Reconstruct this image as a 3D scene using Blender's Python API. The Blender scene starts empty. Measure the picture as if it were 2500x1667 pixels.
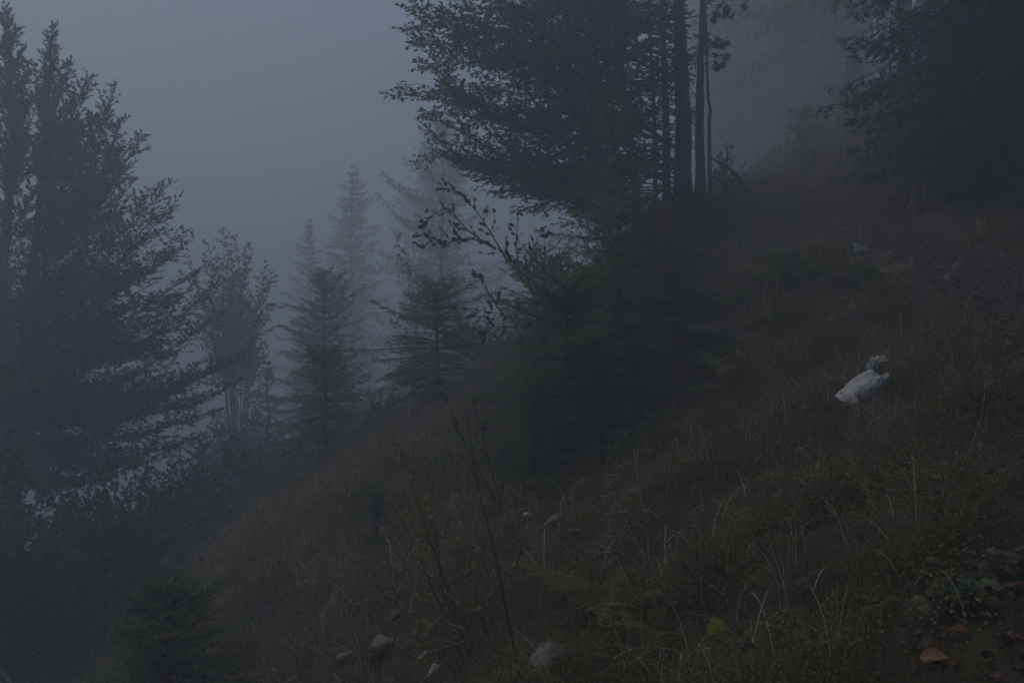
import bpy, bmesh, math
import numpy as np
from mathutils import Matrix, Vector

# ------------------------------------------------------------------ camera, light, air
sc = bpy.context.scene
F = 1944.0                      # focal length in photograph pixels (28 mm on 36 mm, 2500 px wide)
cam_d = bpy.data.cameras.new("camera"); cam = bpy.data.objects.new("camera", cam_d)
sc.collection.objects.link(cam); sc.camera = cam
cam_d.sensor_width = 36.0; cam_d.lens = 28.0; cam_d.clip_end = 3000.0; cam_d.clip_start = 0.05
cam.location = (0, 0, 0); cam.rotation_euler = (math.radians(90), 0, 0)

SUN_EL, SUN_AZ = 62.0, -65.0    # azimuth measured from straight ahead, negative = to the left
w = bpy.data.worlds.new("World"); sc.world = w; w.use_nodes = True
nt = w.node_tree; nt.nodes.clear()
out = nt.nodes.new("ShaderNodeOutputWorld"); bg = nt.nodes.new("ShaderNodeBackground")
sky = nt.nodes.new("ShaderNodeTexSky"); sky.sky_type = 'NISHITA'; sky.sun_disc = False
sky.sun_elevation = math.radians(SUN_EL); sky.sun_rotation = math.radians(SUN_AZ)
sky.air_density = 1.2; sky.dust_density = 4.0; sky.ozone_density = 1.0
hs = nt.nodes.new("ShaderNodeHueSaturation"); hs.inputs['Saturation'].default_value = 1.15
nt.links.new(sky.outputs[0], hs.inputs['Color']); nt.links.new(hs.outputs[0], bg.inputs['Color'])
bg.inputs['Strength'].default_value = 0.09
nt.links.new(bg.outputs[0], out.inputs['Surface'])

sun_d = bpy.data.lights.new("sun", 'SUN'); sun = bpy.data.objects.new("sun", sun_d); sc.collection.objects.link(sun)
sun_d.energy = 0.6; sun_d.angle = math.radians(40); sun_d.color = (1.0, 0.96, 0.9)
a, e = math.radians(SUN_AZ), math.radians(SUN_EL)
sdir = Vector((math.sin(a) * math.cos(e), math.cos(a) * math.cos(e), math.sin(e)))
sun.rotation_euler = (-sdir).to_track_quat('-Z', 'Y').to_euler()

sc.view_settings.view_transform = 'Standard'; sc.view_settings.look = 'None'
sc.view_settings.gamma = 1.0; sc.view_settings.use_curve_mapping = False
sc.view_settings.exposure = -0.41
HAZE_DENSITY, HAZE_G = 0.027, 0.30

cy = sc.cycles
cy.max_bounces = 5; cy.diffuse_bounces = 2; cy.glossy_bounces = 2; cy.transmission_bounces = 3
cy.volume_bounces = 2; cy.transparent_max_bounces = 4; cy.use_denoising = True
cy.use_adaptive_sampling = True; cy.adaptive_threshold = 0.02
cy.sample_clamp_indirect = 4.0

# ------------------------------------------------------------------ helpers
RNG = np.random.default_rng(7)
def P(px, py, d):
    return np.array([(px - 1250) / F * d, d, (833.5 - py) / F * d])
def nrm(v):
    return v / np.maximum(np.linalg.norm(v, axis=-1, keepdims=True), 1e-9)
UP = np.array([0., 0., 1.])

def wave_noise(seed, n, scale):
    r = np.random.default_rng(seed)
    k = nrm(r.normal(size=(n, 2))) * (2 * math.pi / scale) * r.uniform(.55, 1.6, (n, 1)); ph = r.uniform(0, 6.28, n)
    amp = r.uniform(.5, 1, n); amp /= np.sqrt((amp ** 2).sum() / 2)
    def f(x, y):
        s = 0
        for i in range(n): s = s + amp[i] * np.sin(k[i, 0] * x + k[i, 1] * y + ph[i])
        return s
    return f

class MB:
    """collects triangles and quads into one mesh"""
    def __init__(s): s.v = []; s.t = []; s.q = []; s.c = []; s.n = 0
    def add(s, v, tris=None, quads=None, tint=0.5):
        v = np.asarray(v, float).reshape(-1, 3)
        if tris is not None and len(tris): s.t.append(np.asarray(tris).reshape(-1, 3) + s.n)
        if quads is not None and len(quads): s.q.append(np.asarray(quads).reshape(-1, 4) + s.n)
        s.c.append(np.broadcast_to(np.asarray(tint, float), (len(v),)))
        s.v.append(v); s.n += len(v)
    def mesh(s, name, mat, origin=(0, 0, 0), smooth=False):
        me = bpy.data.meshes.new(name)
        v = np.concatenate(s.v) - np.asarray(origin, float)
        t = np.concatenate(s.t) if s.t else np.zeros((0, 3), int)
        q = np.concatenate(s.q) if s.q else np.zeros((0, 4), int)
        loops = np.concatenate([t.ravel(), q.ravel()]).astype(np.int32)
        tot = np.concatenate([np.full(len(t), 3), np.full(len(q), 4)]).astype(np.int32)
        st = np.concatenate([[0], np.cumsum(tot)[:-1]]).astype(np.int32)
        me.vertices.add(len(v)); me.vertices.foreach_set("co", v.astype(np.float32).ravel())
        me.loops.add(len(loops)); me.loops.foreach_set("vertex_index", loops)
        me.polygons.add(len(tot)); me.polygons.foreach_set("loop_start", st)
        try: me.polygons.foreach_set("loop_total", tot)
        except Exception: pass
        at = me.attributes.new("tint", 'FLOAT', 'POINT')
        at.data.foreach_set("value", np.concatenate(s.c).astype(np.float32))
        me.update(calc_edges=True)
        if smooth: me.polygons.foreach_set("use_smooth", np.ones(len(tot), bool))
        me.materials.append(mat)
        return me
    def obj(s, name, mat, parent=None, origin=(0, 0, 0), smooth=False):
        o = bpy.data.objects.new(name, s.mesh(name, mat, origin, smooth)); sc.collection.objects.link(o)
        if parent is not None: o.parent = parent
        return o

def tag(o, label, cat, group=None, kind=None):
    o["label"] = label; o["category"] = cat
    if group: o["group"] = group
    if kind: o["kind"] = kind
    return o
def thing(name, label, cat, loc, group=None):
    o = bpy.data.objects.new(name, None); sc.collection.objects.link(o)
    o.location = tuple(loc); o.empty_display_size = .1
    return tag(o, label, cat, group)

def tube(mb, pts, rad, sides=6, tint=.5):
    pts = np.asarray(pts, float); n = len(pts); rad = np.broadcast_to(rad, (n,))
    tg = nrm(np.gradient(pts, axis=0))
    ref = np.where(np.abs(tg[:, 2:3]) > .9, np.array([[1., 0, 0]]), UP[None])
    a = nrm(np.cross(tg, ref)); b = np.cross(tg, a)
    th = np.arange(sides) * 2 * math.pi / sides
    v = pts[:, None] + rad[:, None, None] * (a[:, None] * np.cos(th)[None, :, None] + b[:, None] * np.sin(th)[None, :, None])
    i = np.arange(n - 1)[:, None] * sides; j = np.arange(sides)[None]; k = (j + 1) % sides
    q = np.stack([i + j, i + k, i + sides + k, i + sides + j], -1).reshape(-1, 4)
    mb.add(v.reshape(-1, 3), quads=q, tint=tint)

def smooth_path(ctrl, n):
    """Catmull-Rom through control points"""
    c = np.asarray(ctrl, float); c = np.vstack([2 * c[0] - c[1], c, 2 * c[-1] - c[-2]])
    m = len(c) - 3; u = np.linspace(0, m - 1e-6, n); i = u.astype(int); t = (u - i)[:, None]
    p0, p1, p2, p3 = c[i], c[i + 1], c[i + 2], c[i + 3]
    return .5 * (2 * p1 + (p2 - p0) * t + (2 * p0 - 5 * p1 + 4 * p2 - p3) * t ** 2 + (3 * p1 - p0 - 3 * p2 + p3) * t ** 3)

# ------------------------------------------------------------------ materials
def new_mat(name):
    m = bpy.data.materials.new(name); m.use_nodes = True
    n = m.node_tree.nodes; return m, n, m.node_tree.links, n["Principled BSDF"]
def ramp(n, stops):
    r = n.new("ShaderNodeValToRGB"); el = r.color_ramp.elements
    while len(el) < len(stops): el.new(.5)
    for i, (p, c) in enumerate(stops): el[i].position = p; el[i].color = (*c, 1)
    return r
def leaf_mat(name, stops, rough=.55, spec=.25, transl=.2, use_random=False):
    m, n, l, b = new_mat(name)
    r = ramp(n, stops)
    if use_random:
        oi = n.new("ShaderNodeObjectInfo"); l.new(oi.outputs['Random'], r.inputs[0])
    else:
        at = n.new("ShaderNodeAttribute"); at.attribute_name = "tint"; l.new(at.outputs['Fac'], r.inputs[0])
    l.new(r.outputs[0], b.inputs['Base Color']); b.inputs['Roughness'].default_value = rough
    b.inputs['Specular IOR Level'].default_value = spec
    if transl > 0:
        tr = n.new("ShaderNodeBsdfTranslucent"); mx = n.new("ShaderNodeMixShader"); mx.inputs[0].default_value = transl
        l.new(r.outputs[0], tr.inputs['Color']); l.new(b.outputs[0], mx.inputs[1]); l.new(tr.outputs[0], mx.inputs[2])
        l.new(mx.outputs[0], n["Material Output"].inputs['Surface'])
    return m
def rough_mat(name, stops, scale, bump=.3, rough=.85, detail=6, stretch=(1, 1, 1), bscale=None):
    m, n, l, b = new_mat(name)
    tc = n.new("ShaderNodeTexCoord"); mp = n.new("ShaderNodeMapping"); mp.inputs['Scale'].default_value = stretch
    l.new(tc.outputs['Object'], mp.inputs[0])
    no = n.new("ShaderNodeTexNoise"); no.inputs['Scale'].default_value = scale; no.inputs['Detail'].default_value = detail
    no.inputs['Roughness'].default_value = .65
    l.new(mp.outputs[0], no.inputs['Vector']); r = ramp(n, stops); l.new(no.outputs['Fac'], r.inputs[0])
    l.new(r.outputs[0], b.inputs['Base Color']); b.inputs['Roughness'].default_value = rough
    b.inputs['Specular IOR Level'].default_value = .25
    no2 = n.new("ShaderNodeTexNoise"); no2.inputs['Scale'].default_value = bscale or scale * 3; no2.inputs['Detail'].default_value = 5
    l.new(mp.outputs[0], no2.inputs['Vector'])
    bp = n.new("ShaderNodeBump"); bp.inputs['Strength'].default_value = bump; bp.inputs['Distance'].default_value = .02
    l.new(no2.outputs['Fac'], bp.inputs['Height']); l.new(bp.outputs[0], b.inputs['Normal'])
    return m

M_ground = rough_mat("ground_soil", [(.25, (.022, .018, .012)), (.5, (.046, .037, .020)), (.62, (.045, .048, .018)), (.8, (.08, .062, .036))], 3.0, .8, .95)
M_path = rough_mat("path_earth", [(.3, (.014, .010, .008)), (.55, (.028, .021, .016)), (.75, (.045, .034, .026))], 9.0, .9, .9)
M_bark = rough_mat("beech_bark", [(.3, (.035, .034, .032)), (.55, (.075, .073, .068)), (.75, (.12, .12, .11))], 6.0, .5, .85, stretch=(1, 1, .5))
M_sbark = rough_mat("spruce_bark", [(.3, (.040, .028, .020)), (.6, (.085, .060, .042)), (.8, (.11, .085, .065))], 14.0, .6, .9)
M_twig = rough_mat("twig_bark", [(.3, (.028, .021, .017)), (.7, (.07, .055, .045))], 20.0, .3, .8)
M_root = rough_mat("root_wood", [(.25, (.05, .044, .038)), (.5, (.14, .128, .112)), (.75, (.26, .24, .215))], 7.0, .6, .85)
M_beech = leaf_mat("beech_leaf", [(0, (.026, .038, .015)), (.6, (.048, .064, .023)), (.9, (.075, .082, .028)), (1, (.11, .085, .03))])
M_broad = leaf_mat("broad_leaf", [(0, (.036, .046, .022)), (.55, (.066, .076, .032)), (.85, (.10, .095, .04)), (1, (.13, .085, .045))])
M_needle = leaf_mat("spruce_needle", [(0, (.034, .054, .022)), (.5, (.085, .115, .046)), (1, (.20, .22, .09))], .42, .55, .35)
M_needle_d = leaf_mat("shaded_spruce_needle", [(0, (.013, .020, .011)), (.5, (.026, .036, .018)), (1, (.050, .060, .028))], .5, .25, .08)  # needle colour darkened to carry the shade on the right-hand spruces
M_needle_r = leaf_mat("rusty_needle", [(0, (.040, .030, .018)), (.5, (.085, .062, .034)), (1, (.13, .10, .05))], .6, .2, .1)
M_sap = leaf_mat("sapling_leaf", [(0, (.11, .125, .034)), (.45, (.18, .18, .044)), (.7, (.28, .24, .052)), (.85, (.22, .13, .05)), (1, (.36, .33, .06))], .5, .3, .4, True)
M_shrub = leaf_mat("shrub_leaf", [(0, (.024, .034, .016)), (.5, (.042, .056, .022)), (1, (.07, .06, .03))], .5, .3, .2, True)
M_plant = leaf_mat("plant_leaf", [(0, (.040, .060, .022)), (.5, (.062, .092, .030)), (1, (.085, .115, .040))], .45, .35, .3, True)
M_fern = leaf_mat("fern_frond", [(0, (.09, .115, .032)), (.5, (.135, .155, .042)), (1, (.21, .19, .055))], .6, .2, .3, True)
M_grass = leaf_mat("grass_blade", [(0, (.062, .072, .014)), (.4, (.140, .152, .026)), (.66, (.25, .215, .052)), (.85, (.40, .32, .13)), (1, (.62, .53, .30))], .6, .25, .25)
M_straw = leaf_mat("dry_straw", [(0, (.18, .15, .09)), (.5, (.34, .29, .19)), (1, (.58, .53, .40))], .6, .25, .2)
M_heath = leaf_mat("heather_shoot", [(0, (.055, .058, .024)), (.45, (.13, .108, .052)), (.75, (.20, .145, .10)), (1, (.29, .22, .18))], .7, .2, .1)
M_bilb = leaf_mat("bilberry_leaf", [(0, (.058, .076, .013)), (.55, (.135, .140, .022)), (.85, (.18, .13, .040)), (1, (.22, .08, .038))], .5, .3, .25)
M_brown = leaf_mat("brown_leaf", [(0, (.06, .026, .015)), (.5, (.11, .046, .024)), (.8, (.15, .07, .035)), (1, (.20, .12, .065))], .55, .3, .1, True)
M_yellow = leaf_mat("yellow_leaf", [(0, (.36, .34, .03)), (1, (.45, .38, .04))], .5, .3, .25, True)

M_litter = leaf_mat("litter", [(0, (.02, .014, .01)), (.5, (.055, .032, .02)), (.85, (.12, .06, .035)), (1, (.22, .16, .10))], .6, .25, 0)

def rock_material(name, moss, gain):
    m, n, l, b = new_mat(name)
    tc = n.new("ShaderNodeTexCoord")
    no = n.new("ShaderNodeTexNoise"); no.inputs['Scale'].default_value = 9; no.inputs['Detail'].default_value = 8; no.inputs['Roughness'].default_value = .7
    l.new(tc.outputs['Object'], no.inputs['Vector'])
    r = ramp(n, [(p_, tuple(gain * c_ for c_ in col)) for p_, col in [(.28, (.11, .11, .11)), (.42, (.34, .34, .345)), (.6, (.50, .50, .51)), (.8, (.60, .60, .60))]]); l.new(no.outputs['Fac'], r.inputs[0])
    n3 = n.new("ShaderNodeTexNoise"); n3.inputs['Scale'].default_value = 4; n3.inputs['Detail'].default_value = 6
    l.new(tc.outputs['Object'], n3.inputs['Vector'])
    mr = ramp(n, [(moss, (0, 0, 0)), (moss + .09, (1, 1, 1))]); l.new(n3.outputs['Fac'], mr.inputs[0])
    mx = n.new("ShaderNodeMix"); mx.data_type = 'RGBA'; mx.inputs[7].default_value = (.05, .055, .03, 1)
    l.new(mr.outputs[0], mx.inputs[0]); l.new(r.outputs[0], mx.inputs[6]); l.new(mx.outputs[2], b.inputs['Base Color'])
    b.inputs['Roughness'].default_value = .85; b.inputs['Specular IOR Level'].default_value = .25
    n2 = n.new("ShaderNodeTexNoise"); n2.inputs['Scale'].default_value = 30; n2.inputs['Detail'].default_value = 6
    l.new(tc.outputs['Object'], n2.inputs['Vector'])
    bp = n.new("ShaderNodeBump"); bp.inputs['Strength'].default_value = .7; bp.inputs['Distance'].default_value = .01
    l.new(n2.outputs['Fac'], bp.inputs['Height']); l.new(bp.outputs[0], b.inputs['Normal'])
    return m
M_rock = rock_material("limestone", .57, 1.0); M_rockg = rock_material("mossy_limestone", .44, .5)

# ------------------------------------------------------------------ terrain
CP = [  # photograph pixel and distance -> point of the hillside
 (2500,1667,2.6),(2100,1667,3.0),(1700,1667,3.5),(1250,1667,4.3),(900,1667,5.2),(500,1667,6.8),(100,1760,9),
 (2500,1350,3.4),(2100,1350,3.9),(1700,1350,4.7),(1300,1350,5.6),(900,1350,7.2),(600,1375,9),(300,1520,12),(0,1600,16),
 (2500,1050,4.6),(2100,1050,5.2),(1700,1080,6.3),(1350,1180,7.5),(1000,1110,9.5),(750,1175,12),(450,1340,16),(100,1440,24),
 (2500,850,6),(2100,850,6.6),(1800,850,8),(1550,880,9.5),(1200,900,12),(1060,970,11.5),
 (2500,650,7.6),(2250,640,8.6),(2000,650,9.5),(1750,650,11),(1600,620,12.5),(1400,790,13),
 (2500,480,9.5),(2200,480,11),(1950,490,13),(1800,490,14),(1690,490,13.5),(1550,540,14),(1350,810,17),
 (2500,330,11.5),(2250,330,14),(2000,370,17.5),(1870,425,17.5),(1790,455,17.5),
 (2100,240,24),(1950,360,22),(1750,470,22),(900,1060,26),(650,1160,32),(300,1260,34)]
W = np.array([P(*c) for c in CP])
extra = np.array([(0,0,-2.35),(3,0,-1.2),(-4,0,-4.2),(-9,3,-6.2),(6,2,.4),(8,6,2.1),(-16,10,-9.8),(0,-6,-2.8),(6,-6,0),(-8,-6,-6),(12,12,5.3),(14,20,8.3),(6,30,4.0),(2,30,.6),(-22,24,-13)])
W = np.vstack([W, extra])
def _tps_fit(X, z, lam):
    d = np.linalg.norm(X[:, None] - X[None], axis=-1); K = np.where(d > 0, d ** 2 * np.log(np.maximum(d, 1e-9)), 0)
    n = len(X); A = np.zeros((n + 3, n + 3)); A[:n, :n] = K + lam * np.eye(n)
    A[:n, n] = 1; A[:n, n + 1:] = X; A[n:, :n] = A[:n, n:].T
    return np.linalg.solve(A, np.concatenate([z, np.zeros(3)]))
TPS = _tps_fit(W[:, :2], W[:, 2], .6)
def _tps(x, y):
    s = TPS[-3] + TPS[-2] * x + TPS[-1] * y
    for i in range(len(W)):
        d2 = (x - W[i, 0]) ** 2 + (y - W[i, 1]) ** 2
        s = s + TPS[i] * .5 * d2 * np.log(np.maximum(d2, 1e-12))
    return s
n_big, n_mid, n_sml = wave_noise(1, 14, 5.0), wave_noise(2, 18, 1.3), wave_noise(3, 22, .42)
PATH = smooth_path([(.9,-4,0),(1.4,0,0),(2.0,2.7,0),(3.55,4.5,0),(4.4,6.4,0),(4.65,8.6,0),(4.65,12.6,0),(5.1,16.5,0),(6.2,21,0),(7,27,0)], 160)[:, :2]
def path_dist(x, y):
    x = np.asarray(x, float); y = np.asarray(y, float); d = np.full(x.shape, 1e9)
    for p in PATH[::2]: d = np.minimum(d, (x - p[0]) ** 2 + (y - p[1]) ** 2)
    return np.sqrt(d)
def gz(x, y, fine=True):
    x = np.asarray(x, float); y = np.asarray(y, float)
    r = np.sqrt(x ** 2 + (y - 12) ** 2)
    xc, yc = x * np.minimum(1, 40 / np.maximum(r, 1e-6)), 12 + (y - 12) * np.minimum(1, 40 / np.maximum(r, 1e-6))
    z = _tps(xc, yc)
    far = np.where(x < 0, -38 * np.tanh(-x / 60), 13 * np.tanh(x / 22)) + 2.0
    k = np.clip((r - 24) / 16, 0, 1); k = k * k * (3 - 2 * k)
    z = z * (1 - k) + far * k
    z = z + n_big(x, y) * .07
    if fine:
        pd = np.clip((path_dist(x, y) - .3) / .5, 0.25, 1)
        z = z + (n_mid(x, y) * .045 + n_sml(x, y) * .018) * pd * np.clip(1.4 - r / 45, 0, 1)
    return z
def G(px, d, dy=0.0):
    """ground point in the direction of photograph column px, d metres ahead"""
    x = (px - 1250) / F * d
    return np.array([x, d, float(gz(x, d)) + dy])

def axis(near_a, near_b, step, far_a, far_b):
    mid = np.arange(near_a, near_b + 1e-6, step); hi = []; s = step; v = near_b
    while v < far_b: s *= 1.13; v += s; hi.append(v)
    lo = []; s = step; v = near_a
    while v > far_a: s *= 1.13; v -= s; lo.append(v)
    return np.concatenate([lo[::-1], mid, hi])
gx = axis(-9, 9, .15, -330, 330); gy = axis(-1, 19, .15, -200, 380)
XX, YY = np.meshgrid(gx, gy, indexing='ij'); ZZ = gz(XX, YY)
nx, ny = XX.shape; idx = np.arange(nx * ny).reshape(nx, ny)
mb = MB(); mb.add(np.stack([XX, YY, ZZ], -1).reshape(-1, 3), quads=np.stack([idx[:-1, :-1], idx[1:, :-1], idx[1:, 1:], idx[:-1, 1:]], -1).reshape(-1, 4))
ground = mb.obj("ground", M_ground, smooth=True)
tag(ground, "steep grassy mountain hillside rising to the right", "ground", kind="structure"); del ground["category"]
Z_MIN = float(ZZ.min())

# trodden earth path
mb = MB(); pt = np.gradient(PATH, axis=0); pt /= np.linalg.norm(pt, axis=1, keepdims=True); pn = np.stack([pt[:, 1], -pt[:, 0]], 1)
cols = np.linspace(-1, 1, 13); n_edge = wave_noise(11, 10, .9); V = []
for i in range(len(PATH)):
    hw = .40 + .08 * n_edge(PATH[i, 0], PATH[i, 1])
    q = PATH[i] + pn[i] * (cols[:, None] * hw)
    V.append(np.column_stack([q, gz(q[:, 0], q[:, 1]) + .02 - .035 * np.abs(cols) ** 4]))
V = np.array(V); idx = np.arange(V.shape[0] * 13).reshape(-1, 13)
mb.add(V.reshape(-1, 3), quads=np.stack([idx[:-1, :-1], idx[:-1, 1:], idx[1:, 1:], idx[1:, :-1]], -1).reshape(-1, 4))
path = mb.obj("path", M_path, smooth=True); path["kind"] = "structure"; path["label"] = "dark trodden earth path climbing the hillside"

# ------------------------------------------------------------------ plants: generators
def needles(mb, S, E, n, nl, nw, rng, tint, fwd=.6, flat=.0):
    """n needle triangles round each shoot S->E"""
    m = len(S)
    if m == 0: return
    ax = E - S; L = np.linalg.norm(ax, axis=1, keepdims=True); ax = ax / np.maximum(L, 1e-6)
    t = (np.arange(n)[None] + rng.random((m, n))) / n
    B = S[:, None] + ax[:, None] * (t * L)[..., None]
    p = rng.normal(size=(m, n, 3)); p[..., 2] = p[..., 2] * (1 - flat) + .25
    p -= (p * ax[:, None]).sum(-1, keepdims=True) * ax[:, None]; p = nrm(p)
    ln = nl * rng.uniform(.7, 1.2, (m, n, 1))
    T = B + ln * (ax[:, None] * fwd + p * math.sqrt(max(.05, 1 - fwd * fwd)))
    s = nrm(np.cross(ax[:, None], p)) * nw
    v = np.stack([B - s, B + s, T], 2).reshape(-1, 3)
    tt = np.repeat(np.broadcast_to(tint, (m,)), n * 3)
    mb.add(v, tris=np.arange(len(v)).reshape(-1, 3), tint=tt)

def ribbons(mb, S, E, wd, tint):
    m = len(S)
    if m == 0: return
    ax = nrm(E - S); s = nrm(np.cross(ax, np.array([0.2, 1., .3]))) * wd
    v = np.stack([S - s, S + s, E], 1).reshape(-1, 3)
    mb.add(v, tris=np.arange(len(v)).reshape(-1, 3), tint=np.repeat(np.broadcast_to(tint, (m,)), 3))

def spruce(label, base, H, R, seed, lod=1, whorl=.26, nb=5, hang=0.0, droop=12, up=14, top_el=48, low_el=-4, prof=.8, lean=(0, 0),
           mat=None, bare=.05, leader=None, name="spruce_tree", fill=1.0, group="spruces on the hillside", cut=None, ns=1.0, rag=1.0):
    rng = np.random.default_rng(seed); base = np.asarray(base, float) - np.array([0, 0, .06]); mat = mat or M_needle
    root = thing(name, label, "spruce", base, group)
    leader = leader or min(.6, .12 * H + .1)
    tp = np.array([base + np.array([lean[0] * s ** 1.5, lean[1] * s ** 1.5, H * s]) + np.append(rng.normal(size=2) * .006 * H * (0 < s < 1), 0) for s in np.linspace(0, 1, 10)])
    r0 = .009 * H + .014
    trunk, crown = MB(), MB()
    tube(trunk, smooth_path(tp, 28), r0 * (1 - np.linspace(0, 1, 28)) ** .8 + .004, 7)
    fn = lambda z: np.array([np.interp(z / H, np.linspace(0, 1, 10), tp[:, k]) for k in range(3)])
    nl, nw, nn, tsp = {0: (.021, .0024, 15, .062), 1: (.030, .0040, 9, .085), 2: (.050, .0085, 7, .15), 3: (.10, .022, 5, .26)}[lod]
    nl, nw, tsp = nl * ns, nw * ns, tsp * ns ** .5; gap = rng.uniform(0, 6.28, 4)
    S, E, TI = [], [], []
    z = bare * H; ws = []
    while z < H - leader * .25:
        rel = z / H; ws.append((z, nb + rng.integers(-1, 2), 1.0))
        if fill > .5 and rel < .93: ws.append((z + whorl * rng.uniform(.35, .65), max(2, int(nb * .5 * fill)), rng.uniform(.55, .8)))
        z += whorl * (1.0 - .25 * rel) * rng.uniform(.8, 1.2)
    ws.append((H - leader, nb, 1.0))
    for z, k, sc_ in ws:
        rel = min(1, z / H); az0 = rng.uniform(0, 6.28)
        for j in range(int(k)):
            az = az0 + 6.283 * j / k + rng.normal() * .25
            L = R * ((1 - rel) ** prof * min(1, .75 + rel * 2.2) + .02) * rng.uniform(1 - .42 * rag, 1 + .22 * rag) * sc_ * (1 + rag * (.14 * math.sin(az + gap[0] + rel * 5) + .12 * math.sin(2 * az + gap[1] - rel * 9) + .10 * math.sin(3 * az + gap[2] + rel * 17))) + .05 * min(1, H)
            if cut is not None: L *= cut(az, rel)
            e0 = math.radians(low_el + (top_el - low_el) * rel ** 1.6 + rng.normal() * 9)
            s = np.linspace(0, 1, 8)
            el = e0 + np.radians(-droop * np.sin(s * math.pi * .8) * (1 - rel) * 1.6 + up * s ** 2)
            ds = L / 7
            hor = np.array([math.cos(az), math.sin(az), 0]); side = np.array([-math.sin(az), math.cos(az), 0])
            step = np.cos(el)[:, None] * hor + np.sin(el)[:, None] * UP + side * (np.sin(s * 3 + rng.uniform(0, 6)) * .1)[:, None]
            pts = fn(z) + np.vstack([[0, 0, 0], np.cumsum(step[:-1] * ds, 0)])
            if lod < 3: tube(trunk, pts, (.0035 + .007 * min(L, 2.5)) * (1 - s) + .0015, 4 if lod < 2 else 3)
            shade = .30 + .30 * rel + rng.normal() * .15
            # shoots along the bough itself
            for q in range(2, 7): S.append(pts[q][None]); E.append(pts[q + 1][None]); TI.append([shade + .05 * q])
            nt_ = max(2, int(L / tsp)); ss = np.clip((np.arange(nt_) + rng.random(nt_)) / nt_ * .86 + .13, 0, .99)
            for sg in (-1, 1):
                ip = np.stack([np.interp(ss, s, pts[:, c]) for c in range(3)], 1)
                fw = np.stack([np.interp(ss, s, step[:, c]) for c in range(3)], 1)
                ang = np.radians(rng.uniform(42, 66, nt_))[:, None]
                d = nrm(fw * np.cos(ang) + sg * side * np.sin(ang) + UP * rng.normal(-.08, .14, (nt_, 1)))
                if hang > 0: d = nrm(d * (1 - hang) + np.array([0, 0, -1.]) * hang * (1 - rel * .6))
                lt = (L * .40 * (1 - ss) ** .75 + .04 + .02 * min(L, 1)) * rng.uniform(.6, 1.15, nt_)
                ep = ip + d * lt[:, None]; ep[:, 2] -= .12 * lt * (1 - rel)
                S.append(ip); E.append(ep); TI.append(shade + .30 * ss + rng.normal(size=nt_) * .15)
                # twiglets
                per = {0: 3, 1: 3, 2: 2, 3: 0}[lod]
                if per:
                    keep = lt > (.09 if lod < 2 else .18)
                    ip2, ep2, d2, l2, ss2 = ip[keep], ep[keep], d[keep], lt[keep], ss[keep]
                    for qq in range(per):
                        f = (qq + rng.random(len(ip2))) / per * .7 + .2; sg2 = 1 if qq % 2 else -1
                        b0 = ip2 + (ep2 - ip2) * f[:, None]
                        nn_ = nrm(np.cross(d2, UP) * sg2 * .8 + d2 * .8 + UP * rng.normal(-.05 - hang * .6, .2, (len(ip2), 1)))
                        e2 = b0 + nn_ * (l2 * .48 * (1.1 - f) * rng.uniform(.7, 1.2, len(ip2)) + .025)[:, None]
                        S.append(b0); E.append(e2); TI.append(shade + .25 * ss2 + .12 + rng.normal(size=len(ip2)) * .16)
    top = tp[-1]; lb = fn(H - leader)
    for q in range(5): S.append((lb + (top - lb) * q / 5)[None]); E.append((lb + (top - lb) * (q + 1) / 5)[None]); TI.append([.7])
    S = np.concatenate(S); E = np.concatenate(E); TI = np.clip(np.concatenate(TI), 0, 1)
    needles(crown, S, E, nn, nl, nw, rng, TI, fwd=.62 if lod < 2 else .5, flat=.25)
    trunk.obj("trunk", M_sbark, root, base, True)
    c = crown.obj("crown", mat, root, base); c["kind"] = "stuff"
    return root

def leaf_faces(mb, B, D, N, ln, wd, tint, fold=.18):
    """folded diamond leaves, vectorised; B base, D direction, N normal"""
    D = nrm(D); S = nrm(np.cross(D, N)); N = np.cross(S, D)
    ln = np.broadcast_to(ln, (len(B),))[:, None]; wd = np.broadcast_to(wd, (len(B),))[:, None]
    k = .46 * ln; up = N * wd * fold * 2
    v = np.stack([B, B + D * k - S * wd * 1.12 + up, B + D * ln - N * ln * .12, B + D * k + S * wd * 1.12 + up], 1).reshape(-1, 3); i = np.arange(len(B))[:, None] * 4
    mb.add(v, tris=np.concatenate([i + [0, 2, 1], i + [0, 3, 2]]), tint=np.repeat(tint, 4))

def curve_branch(rng, a, b, sag=0.0, n=9, wob=.03):
    """branch from a to b that leaves low and turns up at its tip when sag > 0"""
    a, b = np.asarray(a, float), np.asarray(b, float); L = np.linalg.norm(b - a); s = np.linspace(0, 1, n)
    p = a + (b - a) * s[:, None]; p[:, 2] -= sag * L * np.sin(s * math.pi) ** 1.0
    k = rng.normal(size=(3,)) * wob * L; k2 = rng.normal(size=(3,)) * wob * L * .6
    return p + np.sin(s * math.pi)[:, None] * k + np.sin(s * 2 * math.pi)[:, None] * k2

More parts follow.
